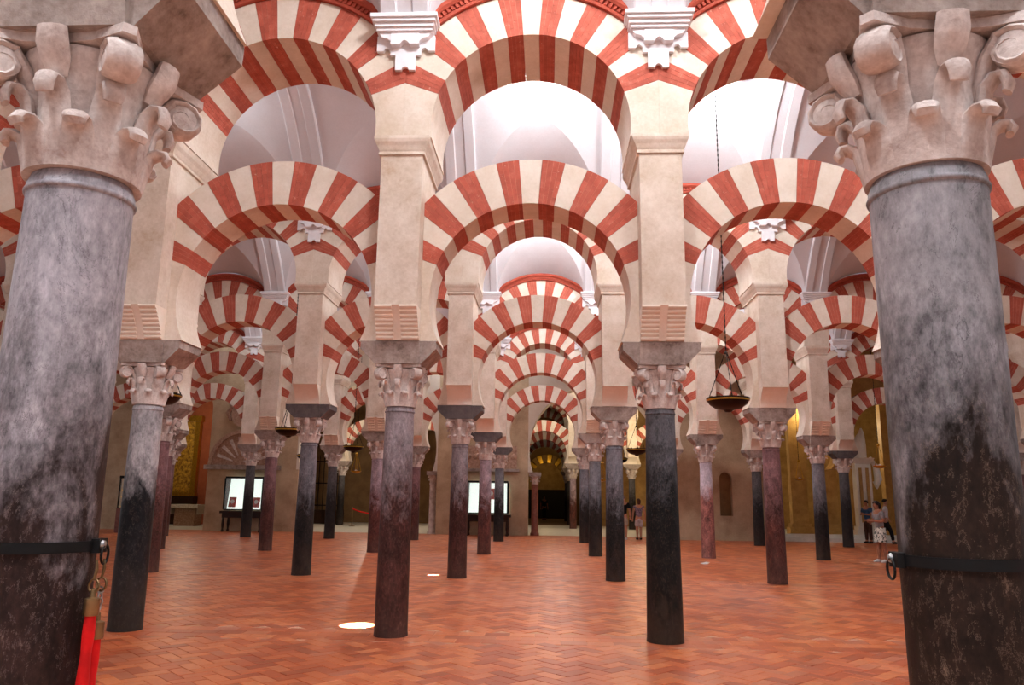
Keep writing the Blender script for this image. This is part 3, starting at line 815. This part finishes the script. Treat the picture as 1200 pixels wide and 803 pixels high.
XA, XB = U(265, 590, 23.5).x, U(309, 590, 23.5).x
display_case(XA, XB, .85, .92, 2.2, 'lit display case with red documents on a dark table under the tympanum relief', [(U(272.5, 590, 23.5).x-(XA+XB)/2, .08, .3, .42), (U(300.5, 590, 23.5).x-(XA+XB)/2, .08, .3, .42)])
display_case(-1.55, .12, .85, .92, 2.15, 'lit display case on a dark table beside the wide end wall arch', [(U(575, 585, 23.5).x-(-1.55+.12)/2, .55, .34, .45)])
# gilded vitrine by the far side wall
p = U(121, 640, 19.0)
t = thing('vitrine', 'glass vitrine of gilded objects glowing behind the strapped column', 'display case', (p.x, 21.6, 0))
MB().box(-.9, .9, -.4, .4, 0, .95).build('cabinet', M['red_stone'], t); MB().box(-.9, .9, -.4, .4, 2.1, 2.2).build('top', M['iron'], t)
b = MB()
for sx in (-1, 1):
    for sy in (-1, 1): b.box(sx*.86-.03, sx*.86+.03, sy*.36-.03, sy*.36+.03, .951, 2.099)
b.build('frame', M['iron'], t)
for z in (1.02, 1.38, 1.66):
    sh = MB().box(-.82, .82, -.3, .33, z-.02, z).build('shelf', M['glowgold'], t)
    for k in range(6): MB().lathe([(.05, .001), (.08, .03), (.03, .06), (.06, .12), (.02, .17)], 10).build('chalice', M['gold'], sh, (-.65+k*.26, 0, z))
MB().box(-.83, .83, -.4, -.392, .96, 2.09).build('glass', M['glass'], t)
# chapel altar
pa = U(218, 614, 29.0)
t = thing('altar', 'stone altar block draped with a white cloth in the red chapel', 'altar', (pa.x+.25, 28.6, 0))
MB().box(-.5, .5, -.4, .4, 0, .95).build('block', M['relief'], t); MB().box(-.62, .62, -.5, .5, .951, 1.0).build('table', M['capital'], t)
b = MB().box(-.65, .65, -.53, .53, 1.001, 1.02); b.box(-.65, .65, -.545, -.53, .84, 1.02); b.box(.65, .665, -.53, .53, .55, 1.02); b.box(-.665, -.65, -.53, .53, .55, 1.02); b.build('cloth', M['cloth'], t)
pc = U(213, 540, 30.3)
t = thing('altarpiece', 'tall altarpiece with a gilded frame on the red chapel wall', 'altarpiece', (pc.x, 30.35, 0))
b = MB()
for sx in (-1, 1): b.box(sx*.75-.12, sx*.75+.12, -.2, .1, 1.6, 5.2)
b.box(-.9, .9, -.2, .1, 1.4, 1.62); b.box(-.95, .95, -.25, .1, 5.2, 5.5); b.build('frame', M['gold'], t)
MB().box(-.95, .95, -.45, .1, 0, 1.398).build('predella', M['wood'], t)
MB().box(-.63, .63, -.08, .08, 1.62, 5.2).build('painting', stone('gilded_painting', (120, 78, 24), (226, 176, 60), 7, .4, .3, (70, 36, 18)), t)
for k in range(6): MB().lathe([(.03, 0), (.06, .02), (.02, .05), (.02, .4), (.0, .42)], 8).build('candlestick', M['gold'], t, (-.6+.24*k, -.3, 1.401))
# iron grille in the aisle beyond the end wall
t = thing('iron_grille', 'tall black iron grille standing in the aisle beyond the end wall', 'grille', (-11.2, 34.0, 0))
for k in range(13): MB().tube([(-1.6+.26*k, 0, 0), (-1.6+.26*k, 0, 3.6), (-1.6+.26*k, 0, 3.75)], [.025, .025, .003], 6).build('bar', M['iron'], t)
for z in (.15, 1.0, 2.2, 3.4): MB().box(-1.7, 1.7, -.03, .03, z-.03, z+.03).build('rail', M['iron'], t)
MB().box(-1.7, 1.7, -.12, .12, .0, .75).build('dado', M['wood'], t)
# barrier with red rope
t = thing('rope_barrier', 'low barrier of two posts and a sagging red rope on the pale floor', 'barrier', (-7.3, 31.2, 0))
for s_ in (-1, 1): MB().lathe([(.16, 0), (.16, .02), (.025, .05), (.025, .9), (.05, .93), (.0, .97)], 12).build('post', M['brass'], t, (s_*1.0, 0, 0), 40)
MB().tube([(x/6, 0, .88-.22*(1-(x/6)**2)) for x in range(-6, 7)], .03, 8).build('rope', M['velvet'], t)
# golden end of the long central aisle
t = thing('mihrab_doorway', 'dark doorway under a golden ribbed arch closing the long aisle', 'doorway', (1.7, 52.45, 0))
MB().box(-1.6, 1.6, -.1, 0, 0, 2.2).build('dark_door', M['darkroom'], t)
b = MB()
for i in range(12):
    q0, q1 = PI*i/12+.02, PI*(i+1)/12-.02
    MB().ext_y([(1.1*math.cos(q0), 3.2+1.1*math.sin(q0)), (1.73*math.cos(q0), 3.2+1.73*math.sin(q0)), (1.73*math.cos(q1), 3.2+1.73*math.sin(q1)), (1.1*math.cos(q1), 3.2+1.1*math.sin(q1))], -.25, 0).build('voussoir', M['gold' if i % 2 else 'golden'], t)
MB().ext_y([(1.09*math.cos(PI*i/14), 3.2+1.09*math.sin(PI*i/14)) for i in range(15)]+[(-1.09, 2.2), (1.09, 2.2)], -.12, 0).build('tympanum', M['golden'], t)
for sx in (-1, 1): MB().box(sx*1.4-.3, sx*1.4+.3, -.2, 0, 2.2, 3.2).build('jamb', M['golden'], t)
# golden stone screen and white marble pilaster
def pier(x, y, w_, h, mat, label):
    t = thing('stone_pier', label, 'pier', (x, y, 0))
    MB().box(-w_*.75, w_*.75, -.35, .2, 0, .45).build('plinth', mat, t); MB().box(-w_*.62, w_*.62, -.28, .2, .451, .6).build('base', mat, t)
    MB().box(-w_/2, w_/2, -.2, .2, .601, h).build('shaft', mat, t); MB().frustum((-w_/2, w_/2, -.2, .2), (-w_*.7, w_*.7, -.34, .2), h+.001, h+.25).build('cornice', mat, t)
    return t
pier(10.8, 23.85, .5, 2.55, M['impost'], 'grey stone pilaster on a pedestal beside the plain niche wall')
t = thing('stone_arch', 'grey moulded stone arch springing from the pilaster beside the niche wall', 'arch', (12.32, 24.05, 4.0))
for i in range(13):
    q0, q1 = PI*(i/13)*1.24-PI*.12+.004, PI*((i+1)/13)*1.24-PI*.12-.004
    MB().ext_y([(1.73*math.cos(q0), 1.73*math.sin(q0)), (1.95*math.cos(q0), 1.95*math.sin(q0)), (1.95*math.cos(q1), 1.95*math.sin(q1)), (1.73*math.cos(q1), 1.73*math.sin(q1))], -.18, .09).build('voussoir', M['impost'], t)
for x, w_ in ((12.9, .7), (14.25, .6), (17.0, .7)):
    pier(x, 26.4, w_, 7.2, M['golden'], {12.9: 'golden stone pier seen through the grey moulded arch', 14.25: 'golden stone pier beside the white marble pilaster', 17.0: 'golden stone pier behind the man in white shirt'}[x])
pp = U(1013, 625, 24.4)
t = pier(pp.x-.15, 23.85, .62, 3.1, M['marblewhite'], 'white marble pilaster with fluted shaft and scroll beside the golden piers')
for k in (-1, 1): MB().box(k*.14-.06, k*.14+.06, -.235, -.201, .75, 2.95).build('panel', M['golden'], t)
MB().tube([(.35, -.1, 3.4), (.55, -.1, 3.0), (.62, -.1, 2.5), (.5, -.1, 2.2), (.42, -.1, 2.4)], [.05, .12, .16, .12, .04], 10).build('scroll', M['marblewhite'], t, smooth=40)
MB().tube([(0, 0, 3.36), (-.05, 0, 3.9), (.1, 0, 4.4), (.1, 0, 4.6)], [.25, .3, .12, .03], 10).build('finial', M['marblewhite'], t, smooth=40)
st = thing('marble_step', 'long low white marble step in front of the golden piers', 'step', (14.6, 23.2, 0))
MB().box(-3.9, 3.9, -.45, .18, 0, .14).build('tread', M['marblewhite'], st); MB().box(-3.9, 3.9, -.25, .18, .141, .28).build('tread', M['marblewhite'], st)

# ------------------------------------------------------------------ lamps
def chain(b, x, y, z0, z1, r=.011):
    n = max(2, int((z1-z0)/.09))
    for k in range(n):
        za = z0+(z1-z0)*k/n; zb_ = z0+(z1-z0)*(k+1)/n
        b.tube([(x, y, za), (x, y, (za+zb_)/2), (x, y, zb_)], [r*.55, r*1.25, r*.55], 5)
def vault_top(y): return zb(y % 6.5-3.25)+.01
def bowl_lamp(x, y, z, label, r=.33, warm=0):
    top = 9.02 if any(abs(x-q[0]) < .1 and abs(y-q[1]) < .1 for q in CROWN_LIGHTS) else vault_top(y)
    t = thing('hanging_lamp', label, 'lamp', (x, y, z), 0, 'bowl lamps')
    MB().lathe([(.0, -.185), (.05, -.18), (.07, -.155), (.1, -.145), (r*.62, -.12), (r*.88, -.06), (r*.99, .0), (r*1.0, .022), (r*1.03, .024), (r*1.03, .045), (r*.96, .045), (r*.94, .0), (r*.6, -.09), (.0, -.12)], 40, caps=False).build('bowl', M['bronze'], t, smooth=50)
    MB().lathe([(r*.99, -.006), (r*1.02, -.004), (r*1.035, .008), (r*1.02, .0205), (r*.99, .02)], 40, caps=False).build('rim', M['gold'], t, smooth=50)
    b = MB(); ap = .78
    for k in range(3):
        a = k*2*PI/3+.5
        p0 = Vector((r*.97*math.cos(a), r*.97*math.sin(a), .04)); p1 = Vector((.02*math.cos(a), .02*math.sin(a), ap))
        for i in range(9): q0 = p0.lerp(p1, i/9); q1 = p0.lerp(p1, (i+1)/9); b.tube([q0, q0.lerp(q1, .5), q1], [.005, .010, .005], 5)
    b.lathe([(.0, ap-.03), (.035, ap), (.0, ap+.04)], 8)
    chain(b, 0, 0, ap+.03, top-z)
    b.build('chain', M['iron'], t)
    for k in range(8):
        a = k*PI/4; MB().lathe([(.02, .0), (.028, .05), (.03, .07), (.0, .07)], 8).build('oil_cup', M['brass'], t, (r*.8*math.cos(a), r*.8*math.sin(a), .005))
for x, y, lab in ((-4.65, 3.25, 'dark bowl lamp with gilt rim hanging beside the grey and black column'), (4.65, 3.25, 'dark bowl lamp with gilt rim hanging alone by the pale lilac column'), (-4.65, 9.75, 'dark bowl lamp with gilt rim beside the blue grey column'),
                  (-4.65, 16.25, 'dark bowl lamp with gilt rim hanging above a gold pendant lamp'), (4.65, 16.25, 'dark bowl lamp with gilt rim hanging in front of the walking couple'), (4.65, 22.4, 'dark bowl lamp with gilt rim over the walking couple'), (-8.2, 22.4, 'dark bowl lamp with gilt rim hanging before the stone wall with the relief')):
    bowl_lamp(x, y, 3.12, lab)
def pendant(px, py, y, label, top=7.6):
    p = U(px, py, y); top = vault_top(y)
    t = thing('pendant_lamp', label, 'lamp', p, 0, 'gold pendant lamps')
    MB().lathe([(.0, -.06), (.1, -.05), (.2, .0), (.21, .03), (.18, .02), (.0, -.01)], 24, caps=False).build('dish', M['gold'], t, smooth=50)
    b = MB()
    for k in range(4): a = k*PI/2+.4; b.tube([(.2*math.cos(a), .2*math.sin(a), .02), (.03*math.cos(a), .03*math.sin(a), .68)], .011, 5)
    b.lathe([(.03, .66), (.06, .7), (.02, .76)], 10); b.build('stays', M['gold'], t)
    b = MB(); chain(b, 0, 0, .74, top-p.z); b.build('chain', M['iron'], t)
    MB().lathe([(.05, .0), (.06, .05), (.0, .09)], 12).build('oil_cup', M['cloth'], t)
pendant(417, 553, 21.5, 'gold pendant lamp hanging below a bowl lamp before the dark aisle')
pendant(937, 562, 21.8, 'gold pendant lamp hanging before the golden piers beside the grey arch')
pendant(1031, 547, 17.0, 'gold pendant lamp hanging above the woman in patterned skirt')
pendant(706, 563, 22.6, 'gold pendant lamp hanging under the wide pale arch')

# ------------------------------------------------------------------ people
def skin_mesh(name, V, E, R, sub=2):
    me = bpy.data.meshes.new(name); me.from_pydata([tuple(v) for v in V], E, [])
    o = bpy.data.objects.new(name, me); C.objects.link(o)
    md = o.modifiers.new('s', 'SKIN'); md.use_smooth_shade = True
    for i, r in enumerate(R):
        sv = me.skin_vertices[0].data[i]; sv.radius = (r, r) if not isinstance(r, tuple) else r; sv.use_root = (i == 0)
    o.modifiers.new('b', 'SUBSURF').levels = sub
    bpy.context.view_layer.update()
    dg = bpy.context.evaluated_depsgraph_get(); ev = o.evaluated_get(dg)
    nm = bpy.data.meshes.new_from_object(ev); nm.name = name
    bpy.data.objects.remove(o); bpy.data.meshes.remove(me)
    for p_ in nm.polygons: p_.use_smooth = True
    return nm
def person(label, loc, rz, H, pose, cl, group=None):
    """pose: legs=((dy,lift) L,R) arms=((elbow xyz),(hand xyz)) L,R in units of H, facing -y"""
    t = thing('person', label, 'person', loc, rz, group)
    h = H
    V = []; E = []; R = []
    def add(p, r, par=None):
        V.append(Vector(p)*h); R.append(tuple(x*h for x in r) if isinstance(r, tuple) else r*h)
        if par is not None: E.append((par, len(V)-1))
        return len(V)-1
    lean = pose.get('lean', 0)
    pel = add((0, 0, .52), (.085, .062)); wa = add((0, -lean*.3, .61), (.072, .052), pel); ch = add((0, -lean*.7, .72), (.088, .058), wa); sh = add((0, -lean, .80), (.07, .05), ch)
    nk = add((0, -lean-.005, .855), .032, sh); hf = pose.get('head', 0)
    jaw = add((0, -lean-.015-hf*.3, .885), .038, nk); hd = add((0, -lean-.008-hf*.6, .935), (.045, .055), jaw); tp = add((0, -lean-hf*.6, .972), .035, hd)
    nose = add((0, -lean-.062-hf*.6, .918), .009, hd)
    sj = []
    for s_, (el, ha) in zip((-1, 1), pose['arms']):
        a = add((s_*.105, -lean, .80), .036, sh); e = add(el, .026, a); w_ = add(ha, .019, e)
        d = (Vector(ha)-Vector(el)).normalized(); side = Vector((0, 1, 0)).cross(d); side = side.normalized() if side.length > .1 else Vector((1, 0, 0))
        pm = add(Vector(ha)+d*.03, (.018, .012), w_)
        for q, (off, ln) in enumerate(((-.015, .034), (-.005, .042), (.005, .04), (.015, .032))):
            f1 = add(Vector(ha)+d*.048+side*off, .0058, pm); add(Vector(ha)+d*(.048+ln)+side*off+Vector((0, -.008, 0)), .005, f1)
        th = add(Vector(ha)+d*.02-side*.026, .0065, pm); add(Vector(ha)+d*.042-side*.034, .0055, th)
        sj.append((a, e))
    feet = []
    for s_, (dy, lift, kx) in zip((-1, 1), pose['legs']):
        hp = add((s_*.05, 0, .49), .058, pel); kn = add((s_*.052, dy*.5-kx, .275+lift*.3), .038, hp); cf = add((s_*.052, dy*.8-kx*.4, .18+lift*.6), .035, kn)
        an = add((s_*.052, dy, .045+lift), .022, cf); feet.append((s_*.052, dy, .045+lift)); he = add((s_*.052, dy+.018, .022+lift), .02, an); to = add((s_*.06, dy-.085, .015+lift*.8), .018, an)
    body = ob('body', skin_mesh('body', V, E, R), cl['skin'], t)
    zmin = min(v.co.z for v in body.data.vertices); body.location.z = -zmin
    # shirt
    V2 = [V[pel]+Vector((0, 0, -.0*h)), V[wa], V[ch], V[sh]]; R2 = [(.09*h, .07*h), (.083*h, .062*h), (.097*h, .067*h), (.078*h, .056*h)]; E2 = [(0, 1), (1, 2), (2, 3)]
    for a, e in sj:
        V2.append(V[a]); R2.append(.043*h); E2.append((3, len(V2)-1))
        V2.append(V[a].lerp(V[e], cl.get('sleeve', .75))); R2.append(.038*h); E2.append((len(V2)-2, len(V2)-1))
    ob('shirt', skin_mesh('shirt', V2, E2, R2), cl['shirt'], t, (0, 0, -zmin))
    # lower garment
    if cl['lower'] == 'skirt':
        b = MB(); prof = [(.098, .56), (.105, .50), (.115, .42), (.12, .33), (.112, .33), (.09, .5)]; n = 28; v = []; f = []
        for r, z in prof:
            for i in range(n): a = 2*PI*i/n; rr = r*(1+.03*math.sin(5*a)*(1 if z < .45 else 0)); v.append((rr*h*math.cos(a), rr*.8*h*math.sin(a), z*h))
        for k in range(len(prof)-1):
            for i in range(n): j = (i+1) % n; f.append((k*n+i, (k+1)*n+i, (k+1)*n+j, k*n+j))
        b.add(v, f); b.build('skirt', cl['lmat'], t, (0, 0, -zmin), 60)
    else:
        kz = .62 if cl['lower'] == 'shorts' else .99
        V3 = [V[pel].lerp(V[wa], .35), V[pel]]; R3 = [(.082*h, .066*h), (.094*h, .074*h)]; E3 = [(0, 1)]
        base = len(V)-12
        idx = [i for i in range(len(V)) if abs(V[i].z/h-.49) < .002 and abs(abs(V[i].x/h)-.05) < .002]
        for i in idx:
            hp, kn, cf, an = V[i], V[i+1], V[i+2], V[i+3]
            V3.append(hp); R3.append(.068*h); E3.append((1, len(V3)-1))
            if kz < .9: V3.append(hp.lerp(kn, .9)); R3.append(.056*h); E3.append((len(V3)-2, len(V3)-1))
            else:
                for q, r in ((kn, .048), (cf, .043), (cf.lerp(an, .85), .036)): V3.append(q); R3.append(r*h); E3.append((len(V3)-2, len(V3)-1))
        ob('shorts' if kz < .9 else 'trousers', skin_mesh('lower', V3, E3, R3), cl['lmat'], t, (0, 0, -zmin))
    # hair: a cap over the crown and back of the head
    hc = V[hd]; hv = []; hfc = []; n = 16; m = 7
    for k in range(m+1):
        th = PI*.62*k/m
        for i in range(n):
            a = 2*PI*i/n; fr = max(0, -math.sin(a)); lim = th*(1-.42*fr)
            rr = .054*h
            hv.append((hc.x+rr*.92*math.sin(lim)*math.cos(a), hc.y+.006*h+rr*1.12*math.sin(lim)*math.sin(a), hc.z+.004*h+rr*1.08*math.cos(lim)))
    for k in range(m):
        for i in range(n): j = (i+1) % n; hfc.append((k*n+i, (k+1)*n+i, (k+1)*n+j, k*n+j))
    hb = MB().add(hv, hfc)
    if cl.get('long'): hb.tube([(hc.x, hc.y+.045*h, hc.z+.02*h), (hc.x, hc.y+.055*h, hc.z-.04*h), (hc.x, hc.y+.045*h, hc.z-.08*h)], [(.045*h, .03*h), (.048*h, .03*h), (.03*h, .016*h)], 10, side=(1, 0, 0))
    hb.build('hair', cl['hair'], t, (0, 0, -zmin), 80)
    for fx, fy, fz in feet:
        MB().tube([(fx*h, (fy+.03)*h, (fz-.018)*h), (fx*h, (fy-.02)*h, (fz-.014)*h), (fx*1.08*h, (fy-.07)*h, (fz-.024)*h), (fx*1.1*h, (fy-.1)*h, (fz-.028)*h)], [(.024*h, .026*h), (.03*h, .032*h), (.03*h, .022*h), (.018*h, .014*h)], 10, side=(1, 0, 0)).build('shoe', cl['shoe'], t, (0, 0, -zmin), 60)
    return t
def pattern_mat(name, c1, c2, scale, thr=.5):
    m, nt, b = newmat(name); o = objco(nt)
    f = math_(nt, 'GREATER_THAN', noise(nt, o, scale, 3, .6, 1.2), thr)
    nt.links.new(mixc(nt, f, lin(c1), lin(c2)), b.inputs['Base Color']); b.inputs['Roughness'].default_value = .9; return m
SK = plain('skin', (206, 150, 122), .55); SK2 = plain('tanned_skin', (176, 118, 90), .55)
stand = [(0, 0, .0), (.02, 0, .0)]
hold = [((-.13, -.02, .66), (-.06, -.13, .66)), ((.13, -.02, .66), (.05, -.14, .67))]
hang = [((-.145, .02, .65), (-.15, -.01, .52)), ((.145, .02, .65), (.15, -.01, .52))]
person('person in grey t-shirt and black-patterned white skirt looking down at their hands', (10.66, 12.5, 0), math.radians(-80), 1.62, dict(legs=[(-.01, 0, .0), (.05, 0, .01)], arms=hold, head=.04, lean=.01),
       dict(skin=SK2, shirt=plain('grey_shirt', (150, 142, 142), .9), lower='skirt', lmat=pattern_mat('leaf_print', (228, 226, 214), (52, 72, 60), 16, .53), hair=plain('dark_hair', (40, 26, 22), .6), shoe=M['paper'], long=True))
person('person in white shirt and black trousers striding beside the golden pier', (U(1039, 630, 22.4).x, 22.4, 0), math.radians(70), 1.72, dict(legs=[(-.13, 0, .03), (.16, .02, .05)], arms=[((-.135, .05, .67), (-.13, .06, .54)), ((.135, -.03, .66), (.12, -.08, .55))], lean=.015),
       dict(skin=SK, shirt=plain('white_shirt', (232, 230, 236), .8), lower='trousers', lmat=plain('black_trousers', (24, 22, 26), .8), hair=plain('short_dark_hair', (46, 34, 28), .6), shoe=M['iron']))
person('person in blue top behind the person in patterned skirt', (U(1018, 630, 22.4).x, 22.4, 0), math.radians(-60), 1.66, dict(legs=stand, arms=hold, head=.02),
       dict(skin=SK2, shirt=plain('blue_shirt', (60, 88, 120), .9), lower='trousers', lmat=plain('brown_trousers', (70, 44, 34), .8), hair=plain('black_hair', (28, 22, 22), .6), shoe=M['iron']))
person('person in black shirt and beige shorts walking away under the wide arch', (U(731, 630, 22.2).x, 22.2, 0), math.radians(172), 1.72, dict(legs=[(.03, 0, .01), (-.06, 0, .02)], arms=hang, lean=.0),
       dict(skin=SK, shirt=plain('black_shirt', (22, 22, 26), .9), lower='shorts', lmat=plain('beige_shorts', (196, 178, 158), .9), hair=plain('grey_hair', (150, 120, 104), .7), shoe=M['paper']))
person('person in speckled purple top and pale shorts walking beside a companion in black', (U(749, 630, 22.2).x, 22.2, 0), math.radians(186), 1.60, dict(legs=[(-.04, 0, .02), (.06, .01, .01)], arms=hang),
       dict(skin=SK, shirt=pattern_mat('speckled_top', (96, 84, 108), (156, 140, 156), 26), lower='shorts', lmat=plain('pale_shorts', (216, 208, 212), .9), hair=plain('brown_hair', (92, 58, 40), .6), shoe=M['bronze'], sleeve=.35, long=True))
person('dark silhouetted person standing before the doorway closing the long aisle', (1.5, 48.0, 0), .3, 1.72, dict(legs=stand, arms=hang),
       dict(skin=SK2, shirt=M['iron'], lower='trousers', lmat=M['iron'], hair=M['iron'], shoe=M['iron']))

# ------------------------------------------------------------------ straps and red ropes on the nearest columns
def strap(c, z, ang, label, dx=0, double=False):
    x0, y0 = c*S+R1[c][2], ROWY[1]; r = R1[c][0]+(R1[c][1]-R1[c][0])*(z/2.65)+.0075
    t = thing('column_strap', label, 'strap', (x0, y0, z))
    b = MB(); n = 64; hh = .018
    v = []; f = []
    for rr, zz in ((r-.001, -hh), (r+.006, -hh), (r+.006, hh), (r-.001, hh)):
        for i in range(n): q = 2*PI*i/n; v.append((rr*math.cos(q), rr*math.sin(q), zz))
    for k in range(4):
        for i in range(n): j = (i+1) % n; k2 = (k+1) % 4; f.append((k*n+i, k*n+j, k2*n+j, k2*n+i))
    b.add(v, f); b.build('band', M['leather'], t, smooth=30)
    ca, sa = math.cos(ang), math.sin(ang); rx = r+.012
    bk = MB().box(-.035, .035, -.014, .014, -.024, .024).build('clasp', M['leather'], t, (rx*ca, rx*sa, 0)); bk.rotation_euler = (0, 0, ang+PI/2)
    st_ = MB().lathe([(.0, 0), (.016, 0), (.013, .009), (.0, .014)], 14).build('stud', M['steel'], bk, (-.012, -.014, .004), 50); st_.rotation_euler = (PI/2, 0, 0)
    pr_ = rx+.022; px_, py_ = pr_*ca, pr_*sa
    rg = MB().tube([(px_+.032*math.cos(q)*-sa, py_+.032*math.cos(q)*ca, -.03+.032*math.sin(q)) for q in [2*PI*i/24 for i in range(25)]], .0045, 7).build('ring', M['iron'], t, smooth=60)
    return t, Vector((x0+px_, y0+py_, z))
AL0 = math.atan2(-9.19+6.5, 1.78)+math.radians(66)
tS, pL = strap(0, 1.372, AL0, 'black strap with a steel stud round the lilac grey column')
AR0 = math.atan2(-9.19+6.5, 1.78-3.1)-math.radians(66)
strap(1, 1.372, AR0, 'black strap with an iron ring round the blue grey column')
def ring_pts(c, r, ax, n=20):
    ax = Vector(ax).normalized(); a = ax.orthogonal().normalized(); b_ = ax.cross(a)
    return [c+a*r*math.cos(2*PI*i/n)+b_*r*math.sin(2*PI*i/n) for i in range(n+1)]
def rope_end(p0, length, off, label, ztop):
    t = thing('velvet_rope', label, 'rope', p0)
    b = MB(); z = -.06
    b.tube([(0, 0, -.045), (.004, 0, -.075), (-.002, 0, -.11)], [.004, .006, .005], 6); b.build('hook', M['brass'], t, smooth=50)
    b = MB(); b.tube(ring_pts(Vector((0, 0, -.13)), .022, (.3, 1, 0)), .004, 6); b.build('ring', M['brass'], t, smooth=60)
    b = MB(); z = -.15; k = 0
    while z > ztop+.045:
        b.tube(ring_pts(Vector((off[0]*(-.15-z), off[1]*(-.15-z), z)), .011, (1, 0, .1) if k % 2 else (.1, 1, 0), 12), .003, 5); z -= .019; k += 1
    b.build('chain', M['steel'], t, smooth=60)
    ox, oy = off[0]*(-.15-ztop), off[1]*(-.15-ztop)
    MB().lathe([(.0, ztop+.05), (.008, ztop+.045), (.01, ztop+.02), (.024, ztop+.015), (.026, ztop-.035), (.024, ztop-.04), (.0, ztop-.04)], 20, (ox, oy, 0)).build('cap', M['brass'], t, smooth=40)
    pts = []; rad = []
    for i in range(15):
        q = i/14; pts.append((ox-.006*q*q, oy-.012*q, ztop-.04-length*q)); rad.append(.0175+.002*math.sin(i*2.1)+.0006*i)
    MB().tube(pts, rad, 14).build('rope', M['velvet'], t, smooth=60)
rope_end(pL+Vector((0, 0, -.0)), .9, (0, 0), 'red velvet rope end in a brass cap hanging lower beside the strap', -.27)
rope_end(pL+Vector((.064*math.sin(AL0), -.064*math.cos(AL0), 0)), .85, (0, 0), 'red velvet rope end in a brass cap hanging higher than the other', -.185)

# ------------------------------------------------------------------ litter on the floor
pt = U(823, 661, 10.95)
t = MB().add([(0, 0, .002), (.12, .02, .002), (.2, .1, .03), (.06, .13, .002), (.1, .07, .05), (-.05, .08, .01)], [(0, 1, 4), (1, 2, 4), (2, 3, 4), (3, 5, 4), (5, 0, 4)]).build('crumpled_paper', M['paper'], None, (pt.x, 10.9, 0))
tag(t, 'crumpled scrap of white paper on the tile floor', 'paper')

# ------------------------------------------------------------------ warm fill lights added beyond the end wall, without fixtures
def pl(name, loc, e, col=(1, .78, .5), r=.15):
    l = bpy.data.lights.new(name, 'POINT'); l.energy = e; l.color = col; l.shadow_soft_size = r
    o = bpy.data.objects.new(name, l); C.objects.link(o); o.location = loc
pl('chapel_fill', (-15.2, 27.2, 5.2), 130, (1, .86, .66)); pl('aisle_fill', (-6.5, 29, 5.0), 300, (1, .88, .72)); pl('aisle_fill', (2.2, 29.3, 6.5), 200, (1, .9, .78)); pl('aisle_fill', (6.5, 29.5, 5), 220, (1, .8, .5))
pl('aisle_fill', (1.6, 49.5, 4.2), 30, (1, .7, .3)); pl('screen_fill', (13.2, 25.6, 5.5), 60, (1, .8, .45)); pl('screen_fill', (15.9, 28.5, 5.0), 200, (1, .8, .5))
# pencils of sunlight reaching the floor through the skylights
def sunspot(px, py, src, ang, e):
    d = FW+RT*((px-600)/F_PX)+UP*((401.5-py)/F_PX); tgt = CAM+d*(-CAM.z/d.z)
    l = bpy.data.lights.new('sun_shaft', 'SPOT'); l.energy = e; l.spot_size = ang; l.spot_blend = .05; l.shadow_soft_size = .005; l.color = (1, .97, .9)
    o = bpy.data.objects.new('sun_shaft', l); C.objects.link(o); o.location = src
    o.rotation_euler = (tgt-Vector(src)).to_track_quat('-Z', 'Y').to_euler()
sunspot(419, 733, (1.2, 2.6, 9.0), math.radians(2.6), 150000)
sunspot(508, 674, (1.2, 9.3, 9.0), math.radians(1.5), 110000)
